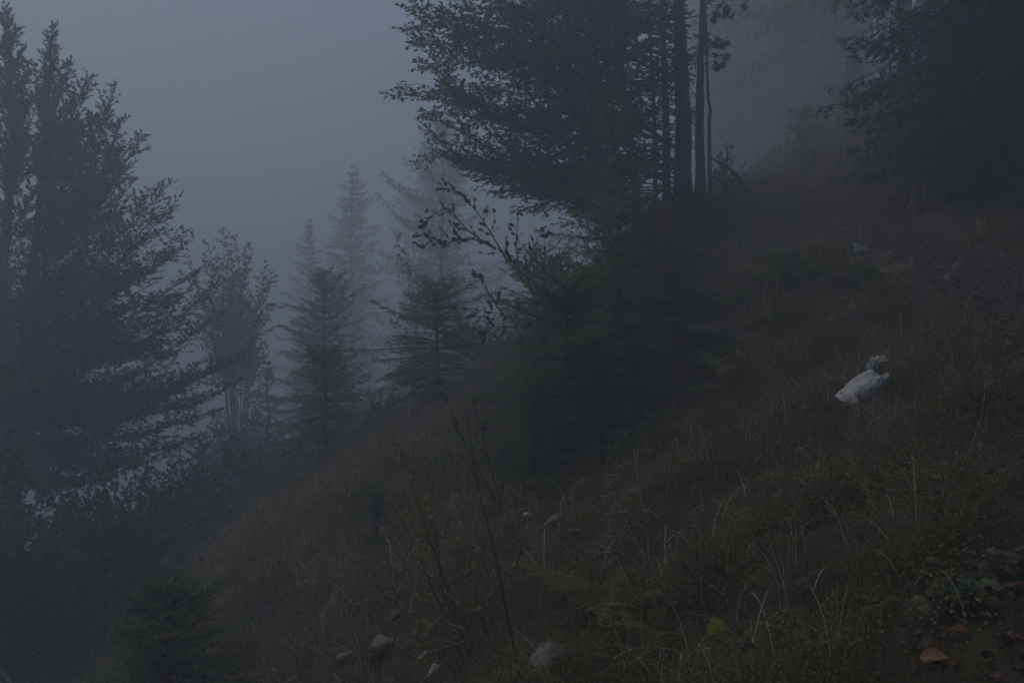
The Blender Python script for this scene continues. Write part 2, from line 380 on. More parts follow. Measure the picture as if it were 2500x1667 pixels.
def spray(rng, poly, wood, leaves, leaf=.07, r0=.012, sec_sp=.11, sec_len=.38, start=.15, planar=.8, leaf_sp=.034, tert=True, tip_up=0.0, lw=.29,
          out=None, normal_jit=.35, maxsec=1.6, along=.65):
    """flattened leafy spray: side twigs left and right of a bough, leaves alternating along the twigs"""
    n = len(poly); seg = np.linalg.norm(np.diff(poly, axis=0), axis=1); L = seg.sum(); s = np.concatenate([[0], np.cumsum(seg)]) / L
    tube(wood, poly, r0 * (1 - s) ** .9 + .0018, 5 if r0 > .02 else 4)
    at = lambda t: np.stack([np.interp(t, s, poly[:, c]) for c in range(3)], -1)
    TW = []   # twig segments a,b
    m = max(2, int(L * (1 - start) / sec_sp)); ts = start + (1 - start) * (np.arange(m) + rng.random(m)) / m
    for i, t in enumerate(ts):
        a = at(t); d = nrm(at(min(1, t + .04)) - at(max(0, t - .04))); sg = 1 if i % 2 else -1
        side = np.cross(d, UP + rng.normal(size=3) * (1 - planar) * 1.3); side = nrm(side) * sg
        ang = math.radians(rng.uniform(35, 62)); l = min(maxsec, sec_len * L * (1 - t) ** .7 + .10) * rng.uniform(.55, 1.15)
        dd = nrm(d * math.cos(ang) + side * math.sin(ang) + UP * (rng.normal() * .12 + tip_up))
        b = a + dd * l; mid = (a + b) / 2 + rng.normal(size=3) * .05 * l - UP * .04 * l
        q = smooth_path([a, mid, b], 5); TW += [(q[k], q[k + 1]) for k in range(4)]
        if l > (.12 if out is not None else .22): tube(wood, q, np.linspace(.0022 + .006 * l * .5, .0012, 5), 3)
        if tert and l > .16:
            k = max(1, int(l / .085)); ft = (np.arange(k) + rng.random(k)) / k * .8 + .15
            for j, f in enumerate(ft):
                a2 = a + (mid - a) * min(1, 2 * f) + (b - mid) * max(0, 2 * f - 1); s2 = nrm(np.cross(dd, UP + rng.normal(size=3) * .35)) * (1 if j % 2 else -1)
                d2 = nrm(dd * .75 + s2 * .75 + UP * (rng.normal() * .15 + tip_up)); l2 = (.45 * l * (1 - f) + .07) * rng.uniform(.6, 1.2)
                TW.append((a2, a2 + d2 * l2)); 
                if l2 > .12: TW.append((a2 + d2 * l2 * .5 , a2 + d2 * l2 * .98 + s2 * l2 * .12))
    k0 = int(n * .45)
    for k in range(k0, n - 1): TW.append((poly[k], poly[k + 1]))
    A = np.array([t[0] for t in TW]); Bp = np.array([t[1] for t in TW]); tl = np.linalg.norm(Bp - A, axis=1)
    cnt = np.maximum(1, np.round(tl / leaf_sp)).astype(int); ii = np.repeat(np.arange(len(A)), cnt)
    off = np.concatenate([np.arange(c) for c in cnt]); f = (off + .5 + rng.normal(size=len(ii)) * .2) / cnt[ii]
    base = A[ii] + (Bp - A)[ii] * f[:, None]; d = nrm((Bp - A)[ii])
    sg = np.where(off % 2 == 0, 1, -1)[:, None]; side = nrm(np.cross(d, UP)) * sg
    last = (off == cnt[ii] - 1)[:, None]
    ld = nrm(np.where(last, d, d * along + side * (1.4 - along)) + rng.normal(size=d.shape) * .22)
    nn = nrm(UP + rng.normal(size=d.shape) * normal_jit)
    lens = leaf * rng.uniform(.65, 1.2, len(ii))
    if out is not None: out.append((base, ld, nn, lens)); return
    leaf_faces(leaves, base, ld, nn, lens, lens * lw, np.clip(rng.normal(.45, .2, len(ii)), 0, 1))

# ------------------------------------------------------------------ large trees
# --- beech at the left edge
def left_beech():
    rng = np.random.default_rng(21); D = 16.5; kd = D / 12.0
    base = G(20, D); root = thing("beech_tree", "tall dense beech at the left edge with pointed ascending tops", "tree", base, "beeches on the hillside")
    wood, lv = MB(), MB(); q = lambda px, py, dd=0: P(px, py, D + dd * kd)
    stem1 = smooth_path([base - UP * .1, q(25, 1100), q(5, 700), q(30, 380), q(15, 20)], 24)
    stem2 = smooth_path([q(25, 1100), q(60, 800, .1), q(95, 520, .2), q(118, 260, .1), q(126, 62)], 20)
    tube(wood, stem1, np.linspace(.22, .01, 24), 9); tube(wood, stem2, np.linspace(.13, .006, 20), 8)
    for st in (stem1, stem2): spray(rng, st[-9:], wood, lv, .078, .012, .05, .26, .02, .3, .036, tip_up=.6, maxsec=.6, along=.95)
    st_at = lambda st, py: st[np.argmin(np.abs((833.5 - F * st[:, 2] / st[:, 1]) - py))]
    # tips read off the crown's outline: px, py, start height on stem, depth offset
    tips = [(40,60,330,0,1),(165,150,430,.3,2),(228,186,520,0,2),(205,215,500,.5,2),(282,215,620,-.1,2),(262,260,610,.6,2),(300,290,640,.2,2),(350,330,640,0,2),(318,360,600,.8,2),(300,420,640,-.7,2),
            (330,440,680,.6,2),(415,445,760,.3,2),(440,480,780,0,2),(470,580,830,.4,2),(455,560,800,-.6,2),(380,520,760,-1,2),(500,650,880,.3,2),(480,690,900,1.0,1),(530,690,920,-.3,1),(545,760,940,.5,1),
            (610,865,1000,-.2,1),(560,880,1000,.6,1),(590,925,1040,.1,1),(530,960,1040,.9,1),(540,1000,1080,-.4,1),(500,1060,1090,.3,1),(430,1090,1120,-.8,1),(380,1120,1130,.6,1),(300,1130,1140,0,1),(250,1170,1150,.9,1),(180,1180,1150,-.5,1),(110,1180,1160,.7,1),
            (450,930,1020,-1.2,1),(400,830,980,-1.6,1),(360,700,900,-1.5,1),(280,600,840,-1.5,2),(420,760,940,1.5,1),(340,900,1020,1.6,1),(250,760,920,-1.9,2),(180,640,880,-1.8,1),(230,500,760,1.2,2),(130,420,640,-1.2,1),(60,260,520,-.8,1),(180,330,560,1.0,2),(70,160,400,.4,1),
            (300,1010,1080,-1.6,1),(200,950,1040,-2.0,1),(120,850,1000,-2.1,1),(60,720,920,-1.8,1),(90,1030,1100,-1.9,1),(40,560,800,-1.5,1),(160,540,760,1.7,2),(110,680,900,2.0,1),(200,860,1000,2.2,1),(100,960,1060,2.0,1),(20,1100,1150,-1.6,1),(10,900,1020,-2.0,1),(60,1130,1160,-1.2,1),(150,1090,1130,-1.4,1)]
    for (px, py, ps, dd, st) in tips:
        a_ = st_at(stem1 if st == 1 else stem2, ps); b_ = q(px, py, dd); L = np.linalg.norm(b_ - a_)
        br = curve_branch(rng, a_, b_, sag=.10 if py > 420 else .07, n=11)
        steep = py < 460
        spray(rng, br, wood, lv, .086 if steep else .096, .006 + .004 * L, .090 if steep else .125, .30 if steep else .34, .08, .45 if steep else .90, .046 if steep else .062, tip_up=.48 if steep else .10, maxsec=.85 if steep else 1.4, along=.9 if steep else .75)
    for k in range(17):   # inner boughs, nearer to and farther from the camera
        h = rng.uniform(.12, 1) ** .8; pz = 1120 - 960 * h; R_ = 3.5 * (1 - h) ** .75 + .75; az = rng.uniform(-1.9, 1.9); dd = R_ * math.sin(az) * .95
        px = 50 + 60 * h + R_ * math.cos(az) * F / D * .80; stx = stem1 if rng.random() < .5 else stem2
        spray(rng, curve_branch(rng, st_at(stx, pz + 60 + 130 * (1 - h)), q(px, pz, dd), .08, 10), wood, lv, .10, .014, .14, .34, .15, .85, .06, tip_up=.12 + .35 * h, maxsec=1.2, along=.8)
    # boughs out of the picture to the left and behind
    for k in range(14):
        h = rng.uniform(0, 1); az = rng.uniform(1.75, 4.5); R_ = (3.5 * (1 - h) ** .8 + .3); pz = 1150 - 1050 * h
        s0 = st_at(stem1, min(1150, pz + 160)); b_ = st_at(stem1, pz) + np.array([math.cos(az) * R_, math.sin(az) * R_, .1])
        spray(rng, curve_branch(rng, s0, b_, .1, 9), wood, lv, .12, .02, .22, .36, .15, .7, .09, tip_up=.2)
    wood.obj("trunk", M_bark, root, base, True); c = lv.obj("crown", M_beech, root, base); c["kind"] = "stuff"
left_beech()

# --- group of beeches in the middle: stems and the low sweeping crown to their left
def mid_beeches():
    rng = np.random.default_rng(33); D = 13.2
    q = lambda px, py, dd=0: P(px, py, D + dd)
    def stem(label, pts, r0, r1, tips, leaf=.082, name="beech_tree", mat=None, stubs=(), lw=.3, group="beeches on the hillside", **kw):
        px0, d0 = pts[0][0], D + (pts[0][2] if len(pts[0]) > 2 else 0); base = G(px0, d0)
        root = thing(name, label, "tree", base, group); wood, lv = MB(), MB()
        line = smooth_path([base - UP * .15] + [q(*p) for p in pts[1:]], 30); r = np.linspace(r0, r1, 30); r[:3] *= [1.5, 1.25, 1.08]
        line[2:-1] += rng.normal(size=(27, 3)) * r0 * .06
        tube(wood, line, r, 10)
        lp = 833.5 - F * line[:, 2] / line[:, 1]
        at = lambda py: np.array([np.interp(-py, -lp, line[:, c]) for c in range(3)])
        for (px, py, ps, dd) in tips:
            ps = min(455, py + abs(pts[0][0] - px) * rng.uniform(.0, .45) + rng.uniform(-25, 50))
            a_ = at(ps); b_ = q(px, py, dd); L = np.linalg.norm(b_ - a_)
            spray(rng, curve_branch(rng, a_, b_, sag=rng.uniform(-.02, .09), n=13, wob=.075), wood, lv, leaf, .004 + .0045 * L, kw.get('sp', .135), kw.get('sl', .34), kw.get('st', .16), .88, kw.get('lsp', .056), tip_up=.03, lw=lw, maxsec=1.2, along=.75)
        for (px, py, ps, rr) in stubs:
            a_ = at(ps); tube(wood, curve_branch(rng, a_, q(px, py, pts[0][2] if len(pts[0]) > 2 else 0), 0, 5, .03), np.linspace(rr, rr * .5, 5), 5)
        wood.obj("trunk", M_bark, root, base, True)
        if tips: c = lv.obj("crown", mat or M_beech, root, base); c["kind"] = "stuff"
    main = [(975,-20,120,-.4),(990,60,180,.2),(985,75,170,.8),(1000,115,230,-.2),(945,222,330,-.5),(1000,230,330,.5),(1010,170,270,.2),(1040,270,350,0),(1005,395,400,.3),(1060,340,390,-.3),(1100,395,420,.6),
            (1030,300,360,1.0),(1150,430,430,-.3),(1240,420,440,.4),(1180,350,400,.9),(1300,300,380,-.9),(1250,200,300,-1.0),(1150,150,260,-.9),(1100,40,170,-1.0),(1200,-10,110,-.8),(1320,90,200,-1.2),(1400,200,280,-1.2),
            (1080,200,300,1.1),(1180,260,340,1.3),(1050,110,220,1.2),(1160,60,190,1.3),(1280,20,140,1.2),(1300,-60,60,.4),(1090,-70,40,.6),(1180,-90,20,-.3),(1420,40,160,1.2)]
    for k in range(6):
        px = rng.uniform(1200, 1600); lim = np.interp(px, [1000, 1150, 1300, 1450, 1650], [330, 400, 470, 500, 470]); py = rng.uniform(-120, lim); main.append((px, py, min(440, py * .75 + 150 - (px - 1300) * .05), rng.uniform(-1.4, 1.4)))
    for k in range(16): main.append((rng.uniform(1560, 1655), rng.uniform(-60, 420), 0, rng.uniform(-.9, -.3)))
    stem("thickest straight beech trunk, its leafy boughs sweeping far to the left", [(1665,490,0),(1668,300),(1662,120),(1655,-60),(1650,-320),(1640,-560)], .155, .03, main)
    stem("slender dark beech stem with short broken side stubs", [(1710,480,.25),(1708,300,.25),(1711,150,.25),(1716,0,.25),(1722,-200,.25),(1730,-420,.25)], .085, .02,
         [(1760,-30,60,.4),(1830,-60,20,.2),(1640,-80,60,.6),(1800,-120,-60,.5),(1560,-60,60,.9)], stubs=[(1685,215,250,.012),(1680,262,290,.012),(1682,292,320,.016),(1683,352,372,.010),(1693,238,244,.004)], st=.35)
    second = [(1230,480,440,-.4),(1300,520,455,.3),(1290,440,430,-.6),(1370,480,445,-.3),(1350,400,420,.7),(1210,330,390,-.8),(1120,300,360,-1.2),(1380,330,390,.8),(1450,390,410,-.5),(1430,290,350,.6),(1230,120,260,-1.3),(1350,170,280,.9),(1480,140,240,-.6),(1500,260,320,.5),(1060,20,140,-.6),(1420,100,200,-1.0),(1260,-40,90,-1.1)]
    for k in range(9): second.append((rng.uniform(1600, 1705), rng.uniform(-40, 200), 0, rng.uniform(-1.0, -.5)))
    stem("beech stem just left of the thickest trunk, with low leafy boughs", [(1628,500,.35),(1626,300,.35),(1620,120,.35),(1612,-60,.4),(1600,-300,.4)], .075, .02, second)
    stem("leaning thin beech stem at the left of the trunk group", [(1565,540,-.2),(1550,420,-.2),(1532,300,-.2),(1515,150,-.1),(1500,-20,0),(1490,-220,0)], .07, .02,
         [(1330,350,400,-.4),(1400,420,440,.4),(1280,270,330,-.8),(1450,220,300,.7),(1390,60,160,-.6),(1310,130,240,.5),(1560,60,140,.4),(1600,200,260,.6),(1590,330,380,.6),(1440,-40,60,.4),(1540,-60,20,.8),(1480,330,400,-.7)], st=.3)
    stem("bare pole-thin beech stem standing behind the trunk group", [(1600,520,.7),(1598,330,.7),(1590,140,.7),(1585,-60,.7),(1580,-250,.7)], .045, .015, [(1500,60,150,.9),(1640,90,170,.9),(1520,200,280,1.0),(1660,-40,40,.9),(1540,330,380,.9)], st=.3)
mid_beeches()

# --- thin maple stem with large leaves, right of the trunks
def make_leaf_mesh(name, mat, outline, fold=.12, curl=.1, cup=0.0):
    """leaf of unit length along +X in the XY plane; outline = right half (x, y) from base to tip"""
    o = np.array(outline, float); n = len(o); top = o[1:-1]
    spine = np.column_stack([o[:, 0], np.zeros(n)])
    zf = lambda x, y: abs(y) * fold * 2 - curl * x * x + cup * y * y
    V = [(x, 0, zf(x, 0)) for x in o[:, 0]] + [(x, y, zf(x, y)) for x, y in top] + [(x, -y, zf(x, y)) for x, y in top]
    m = MB(); fq, ft = [], []; r = n; l = n + len(top); k = len(top)
    for sgn, b in ((1, r), (-1, l)):
        ft.append((0, 1, b) if sgn < 0 else (0, b, 1))
        for i in range(k - 1):
            f = (i + 1, i + 2, b + i + 1, b + i); fq.append(f if sgn < 0 else f[::-1])
        ft.append((n - 2, n - 1, b + k - 1) if sgn < 0 else (n - 2, b + k - 1, n - 1))
    m.add(V, tris=ft, quads=fq); return m.mesh(name, mat)
OVAL = [(0, 0), (.12, .12), (.35, .27), (.6, .29), (.82, .17), (1, 0)]
MAPLE = [(0, 0), (-.02, .18), (.12, .50), (.24, .30), (.42, .62), (.52, .28), (.66, .30), (.80, .10), (1, 0)]
BRAM = [(0, 0), (.12, .20), (.35, .36), (.62, .32), (.84, .18), (1, 0)]
def place_leaf(mesh, parent, p, d, n, ln, name="leaf"):
    d = nrm(np.asarray(d, float)); s = nrm(np.cross(np.asarray(n, float), d)); n = np.cross(d, s)
    o = bpy.data.objects.new(name, mesh); sc.collection.objects.link(o)
    mt = Matrix(((d[0], s[0], n[0], p[0]), (d[1], s[1], n[1], p[1]), (d[2], s[2], n[2], p[2]), (0, 0, 0, 1))) @ Matrix.Scale(ln, 4)
    if parent is not None: o.parent = parent; o.matrix_basis = Matrix.Translation(-Vector(parent.location)) @ mt
    else: o.matrix_basis = mt
    return o
def leaf_children(mesh, root, outs, cap=300):
    B = np.concatenate([o[0] for o in outs]); Dv = np.concatenate([o[1] for o in outs]); N = np.concatenate([o[2] for o in outs]); Ln = np.concatenate([o[3] for o in outs])
    sel = RNG.permutation(len(B))[:cap]
    for i in sel: place_leaf(mesh, root, B[i], Dv[i], N[i], float(Ln[i]))

L_maple = make_leaf_mesh("maple_leaf", M_shrub, MAPLE, .05, .12)
def maple_stem():
    rng = np.random.default_rng(5); D = 12.6; base = G(1733, D); q = lambda px, py, dd=0: P(px, py, D + dd)
    root = thing("maple_sapling", "very thin maple stem with large lobed leaves, right of the beech trunks", "tree", base)
    wood = MB(); line = smooth_path([base - UP * .1, q(1732, 380), q(1731, 300), q(1734, 268), q(1728, 230), q(1725, 130), q(1722, 40), q(1720, -80)], 30)
    tube(wood, line, np.linspace(.034, .016, 30), 7)
    for (ax, ay, bx, by, dd, n) in [(1727,110,1775,100,.1,9),(1727,130,1765,150,-.1,8),(1726,170,1760,155,0,6),(1723,40,1790,35,.1,9),(1722,20,1815,10,-.1,10),(1722,-10,1760,-20,.1,6),(1720,60,1745,25,-.1,5),(1726,100,1715,85,.1,3)]:
        a_, b_ = q(ax, ay), q(bx, by, dd); br = curve_branch(rng, a_, b_, 0, 5, .06); tube(wood, br, np.linspace(.006, .002, 5), 4)
        for k in range(n):
            t = rng.uniform(.25, 1); p = a_ + (b_ - a_) * t; d = nrm(np.array([rng.normal() * .6 + .5, rng.normal() * .6, rng.normal() * .5 - .1]))
            place_leaf(L_maple, root, p + d * .03, d, UP * .6 + rng.normal(size=3) * .6, rng.uniform(.11, .16))
    wood.obj("trunk", M_bark, root, base, True)
maple_stem()

# ------------------------------------------------------------------ spruces
spruce("tallest fog-faded spruce with a thin spire, behind the small dark spruces", G(860, 46), float(P(0, 400, 46)[2] - G(860, 46)[2]), 3.7, 101, 2, .46, 7, hang=.3, droop=16, up=20, prof=.85, ns=1.6, top_el=30, rag=1.5)
spruce("fog-faded spruce with thin spire just left of the tallest one", G(757, 49), float(P(0, 532, 49)[2] - G(757, 49)[2]), 3.0, 102, 2, .44, 7, hang=.25, prof=.85, ns=1.6, top_el=32, rag=1.5)
spruce("large drooping fog-faded spruce half hidden behind the beech boughs", G(1085, 35), float(P(0, 270, 35)[2] - G(1085, 35)[2]), 3.5, 103, 2, .42, 7, hang=.6, droop=18, up=34, low_el=2, prof=.62, top_el=30, fill=.6, ns=1.5, rag=1.4)
spruce("mid-sized dark spruce in front of the fog-faded tall ones", G(790, 20), float(P(0, 648, 20)[2] - G(790, 20)[2]), 1.9, 104, 1, .27, 7, top_el=46, low_el=0, prof=.70, ns=1.35, rag=1.5)
spruce("small slim spruce with drooping twigs in front of the mid-sized one", G(795, 12.5), float(P(0, 835, 12.5)[2] - G(795, 12.5)[2]), 1.0, 105, 1, .16, 6, hang=.4, prof=.55, droop=20, ns=1.1, rag=1.5)
spruce("young dark green spruce with stiff boughs above the straw grass", G(1068, 12.4), float(P(0, 678, 12.4)[2] - G(1068, 12.4)[2]), 1.3, 106, 1, .17, 7, prof=.58, top_el=38, low_el=-6, leader=.3, rag=1.4)
spruce("tiny faint spruce tip in the fog at the foot of the slope", G(655, 22), float(P(0, 868, 22)[2] - G(655, 22)[2]), .8, 107, 2, .3, 5)
spruce("young spruce with a long bare leader above the central thicket", G(1490, 9.4), float(P(0, 190, 9.4)[2] - G(1490, 9.4)[2]), 1.15, 108, 0, .36, 5, prof=.95, leader=.55, top_el=36, lean=(.0, 0), fill=.5)
spruce("lower twin spruce with reddish leader in the central thicket", G(1500, 8.3), float(P(0, 425, 8.3)[2] - G(1500, 8.3)[2]), 1.1, 109, 0, .21, 6, prof=.6, leader=.42, top_el=40, lean=(.08, 0))
FRONT = spruce("broad dark spruce forming the front of the central thicket", G(1385, 7.3), float(P(0, 640, 7.3)[2] - G(1385, 7.3)[2]), .98, 110, 0, .155, 7, prof=.38, low_el=-12, rag=1.3, bare=.0)
spruce("bushy spruce at the left side of the central thicket", G(1330, 9.6), float(P(0, 590, 9.6)[2] - G(1330, 9.6)[2]), .90, 111, 0, .19, 6, prof=.5, rag=1.4)
spruce("rusty brown spruce in front of the trunk bases", G(1590, 10.2), float(P(0, 470, 10.2)[2] - G(1590, 10.2)[2]), .75, 112, 1, .2, 6, prof=.55, mat=M_needle_r)
spruce("small spruce in the bottom left corner, top third in view", G(412, 5.6), float(P(0, 1392, 5.6)[2] - G(412, 5.6)[2]), .80, 113, 0, .125, 7, prof=.66, leader=.24, top_el=40, low_el=0, ns=1.25)
spruce("knee-high spruce seedling among grass below the slim spruce", G(920, 7.4), .55, .24, 114, 0, .1, 6, prof=.7, leader=.1)
spruce("very low spruce seedling at the bottom edge beside the corner spruce", G(345, 6.6), .75, .5, 115, 0, .12, 6, prof=.6, leader=.12)
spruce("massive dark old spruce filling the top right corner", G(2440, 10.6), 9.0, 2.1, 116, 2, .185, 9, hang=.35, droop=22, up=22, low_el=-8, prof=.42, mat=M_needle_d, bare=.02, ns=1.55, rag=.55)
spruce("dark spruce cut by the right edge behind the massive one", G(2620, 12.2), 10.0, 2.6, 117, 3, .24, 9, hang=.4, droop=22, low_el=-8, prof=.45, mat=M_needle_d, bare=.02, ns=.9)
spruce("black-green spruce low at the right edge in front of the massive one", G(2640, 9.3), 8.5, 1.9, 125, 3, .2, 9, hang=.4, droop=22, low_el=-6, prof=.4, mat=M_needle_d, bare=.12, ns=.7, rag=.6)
spruce("tall fogged spruce whose high boughs hang at the top right", G(2200, 20), 17.0, 5.6, 118, 2, .62, 7, hang=.5, droop=14, up=10, low_el=-8, prof=.5, bare=.19, ns=1.5)
spruce("small faint spruce on the foggy bank behind the path", G(2085, 21.5), 1.5, .7, 119, 2, .25, 6, prof=.7)
spruce("low faint spruce bush beside the path crest", G(1965, 18.5), 1.1, .8, 120, 2, .2, 6, prof=.5)
def copy_tree(src, lab, loc, sc_, rot):
    r = src.copy(); sc.collection.objects.link(r); r.location = tuple(loc); r.scale = (sc_,) * 3; r.rotation_euler = (0, 0, rot); r["label"] = lab
    for ch in src.children: c = ch.copy(); sc.collection.objects.link(c); c.parent = r
    return r
for k_, (lab, px, d, h, r_) in enumerate([  # row of spruces added beyond the crest to darken the fog gap
    ("ghostly spruce added to darken the fog just right of the thin maple stem", 1760, 42, 19, 3.4), ("ghostly spruce added to darken the fog at the middle of the gap", 1850, 38, 18, 3.6), ("ghostly tall spruce added to darken the fog beside the hanging boughs", 1945, 36, 18, 3.4),
    ("ghostly spruce added to darken the gap, half behind the massive corner spruce", 2040, 32, 16, 3.2), ("ghostly narrow spruce added to darken the deep fog between trunk and gap", 1805, 50, 20, 3.8), ("ghostly narrow spruce added to darken the deepest fog of the gap", 1900, 48, 20, 3.8), ("ghostly spruce deep in fog at the gap's right side", 1990, 44, 19, 3.6)]):
    if k_ < 2: gh = spruce(lab, G(px, d), h, r_, 130 + k_, 3, .42, 8, hang=.35, droop=18, prof=.5, bare=.0, ns=1.9, group="ghostly spruces added to darken the foggy gap"); GH = [gh] if k_ == 0 else GH + [gh]
    else: copy_tree(GH[k_ % 2], lab, G(px, d), h / (19, 18)[k_ % 2], k_ * 1.3)
for lab, px, d, sc_, rot in [("low spruce skirt at the bottom left of the central thicket", 1305, 6.9, .50, 1.1), ("low spruce skirt at the bottom right of the central thicket", 1470, 7.0, .46, 2.9), ("low spruce filling the right foot of the central thicket", 1560, 8.2, .5, 4.4)]: copy_tree(FRONT, lab, G(px, d), sc_, rot)
for k_, (lab, px, d, h, r_) in enumerate([("spruce added for its shade, up the slope beyond the right edge", 2900, 9.5, 11, 2.4), ("spruce added for its shade, high up the slope beyond the right edge", 2850, 15, 13, 2.8), ("farthest spruce added for its shade beyond the right edge", 2600, 18, 14, 2.8), ("spruce added for its shade, beside the near path beyond the right edge", 3760, 5.6, 11, 2.1), ("spruce added for its shade, nearest the camera beyond the right edge", 7500, 2.2, 10, 2.2)]):  # spruces added past the frame edge to shade the right-hand fog and slope
    if k_ == 0: fe = spruce(lab, G(px, d), h, r_, 140, 3, .4, 7, hang=.35, droop=20, prof=.5, bare=.15, mat=M_needle_d, group="spruces added to shade the right side")
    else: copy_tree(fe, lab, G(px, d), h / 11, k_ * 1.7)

# ------------------------------------------------------------------ broadleaf shrubs
def shrub(label, base, boughs, seed, leaf, mat, name="shrub", cat="shrub", group="shrubs on the hillside", leaf_mesh=None, lsp=.045, cap=300, wmat=None, r0=.012, sp=.1, sl=.3, st=.2, lw=.3, planar=.5, nj=.6, tert=True, sag=.03, stem_from=None):
    rng = np.random.default_rng(seed); base = np.asarray(base, float)
    root = thing(name, label, cat, base, group); wood, lv, outs = MB(), MB(), []
    for b in boughs:
        b = [np.asarray(p, float) for p in b]
        pl = smooth_path(b, 12) if len(b) > 2 else curve_branch(rng, b[0], b[1], sag, 9, .05)
        spray(rng, pl, wood, lv, leaf, r0, sp, sl, st, planar, lsp, tert=tert, tip_up=.15, lw=lw, out=outs if leaf_mesh else None, normal_jit=nj)
    st_ = wood.obj("stem", wmat or M_twig, root, base, True)
    if not leaf_mesh: st_["kind"] = "stuff"
    if leaf_mesh: leaf_children(leaf_mesh, root, outs, cap)
    else: c = lv.obj("crown", mat, root, base); c["kind"] = "stuff"
    return root
def bush_boughs(rng, base, H, R, n, lean=(0, 0)):
    out = []
    for k in range(n):
        az = rng.uniform(0, 6.283); rr = R * math.sqrt(rng.random()); h = H * (1 - .55 * (rr / R) ** 2) * rng.uniform(.7, 1.05)
        tip = base + np.array([math.cos(az) * rr + lean[0], math.sin(az) * rr + lean[1], h])
        m = base + (tip - base) * .5 + np.array([math.cos(az), math.sin(az), 0]) * rr * -.12
        out.append([base + rng.normal(size=3) * [.006, .006, 0], m, tip])
    return out
L_shrub = make_leaf_mesh("shrub_leaf", M_shrub, OVAL, .12, .12)
L_sap = make_leaf_mesh("sapling_leaf", M_sap, OVAL, .14, .18)
L_plant = make_leaf_mesh("plant_leaf", M_plant, BRAM, .10, .15)

# foggy small tree between left beech and spruces
rb = np.random.default_rng(61); b0 = G(585, 25); D_ = 25
shrub("small fog-faded broadleaf tree with several thin upright stems", b0, [[b0 + rb.normal(size=3) * [.15, .15, 0], P(575 + (t[0] - 575) * .35 + rb.normal() * 12, 860 + rb.normal() * 25, D_), P(t[0] + rb.normal() * 10, t[1], D_ + rb.normal() * .9)] for t in
      [(500,590),(535,560),(545,600),(520,650),(575,640),(600,610),(612,606),(640,640),(655,660),(665,690),(630,700),(560,700),(500,680),(585,580),(640,760),(520,760),(600,720),(480,640),(670,740)]],
      62, .125, M_broad, name="broadleaf_tree", cat="tree", lsp=.13, r0=.022, sp=.2, sl=.2, st=.45, wmat=M_bark, group=None)
# whitebeam branch with single leaves against the fog, left of the thicket
b0 = G(1345, 9.0)
shrub("leafy whitebeam shrub leaning left in front of the foggy gap", b0,
      [[b0 + UP * .6, P(1290, 690, 9), P(1180, 590, 9), P(1030, 600, 9.1)], [P(1240, 640, 9), P(1180, 540, 9), P(1130, 480, 9), P(1075, 450, 8.9)], [P(1210, 610, 9), P(1140, 560, 8.8), P(1090, 510, 8.8), P(1030, 550, 8.7)],
       [P(1270, 670, 9), P(1260, 600, 9.1), P(1265, 520, 9.2)], [P(1290, 680, 9), P(1300, 620, 8.9), P(1320, 560, 8.8)], [P(1150, 580, 9), P(1090, 590, 9.2), P(1020, 570, 9.3)]],
      63, .070, M_shrub, leaf_mesh=L_shrub, lsp=.062, cap=300, r0=.008, sp=.07, sl=.17, st=.22, tert=False, planar=.25, nj=1.3, name="whitebeam_shrub")
b0 = G(1320, 8.4)
shrub("thin twiggy shrub with few leaves left of the thicket", b0,
      [[b0, P(1270, 820, 8.4), P(1230, 770, 8.4), P(1110, 750, 8.4)], [P(1235, 775, 8.4), P(1200, 730, 8.4), P(1170, 670, 8.4)], [P(1260, 800, 8.4), P(1200, 800, 8.3), P(1180, 830, 8.3)]],
      64, .075, M_shrub, leaf_mesh=L_shrub, lsp=.10, cap=90, r0=.006, sp=.18, sl=.16, tert=False, nj=1.3)
# foggy sprig in the gap
b0 = G(1010, 19)
shrub("faint bare-topped sapling between the foggy spruces", b0, [[b0, P(1010, 720, 19), P(960, 560, 19)], [b0, P(1000, 700, 19), P(990, 590, 19)], [b0, P(1020, 720, 19), P(1005, 640, 19.3)]], 65, .09, M_broad, lsp=.16, r0=.02, sp=.3, sl=.2, st=.4)
# thicket behind / under the trunks
for i, (px, d, H, R, n, lab) in enumerate([
    (1700, 12.3, .75, .5, 26, "dark bush at the foot of the beech trunks"),
    (1775, 13.4, .85, .35, 12, "thin dark bush right of the trunks, beside a leaning branch"),
    (1600, 11.2, 1.1, .7, 30, "dark leafy bush below the leaning beech stem"),
    (1500, 11.6, 1.3, .8, 30, "dark broadleaf bush behind the spruce thicket"),
    (1640, 9.6, .8, .55, 24, "low dull-green bush right of the spruce thicket"),
    (2330, 9.8, 1.3, .7, 30, "dull green bush below the massive corner spruce"),
    (2170, 12.0, .8, .7, 26, "low dark bush at the left foot of the corner spruce")]):
    b0 = G(px, d); r_ = np.random.default_rng(70 + i)
    shrub(lab, b0, bush_boughs(r_, b0, H, R, n), 80 + i, .06, M_broad, lsp=.05, r0=.008, sp=.1, sl=.3)
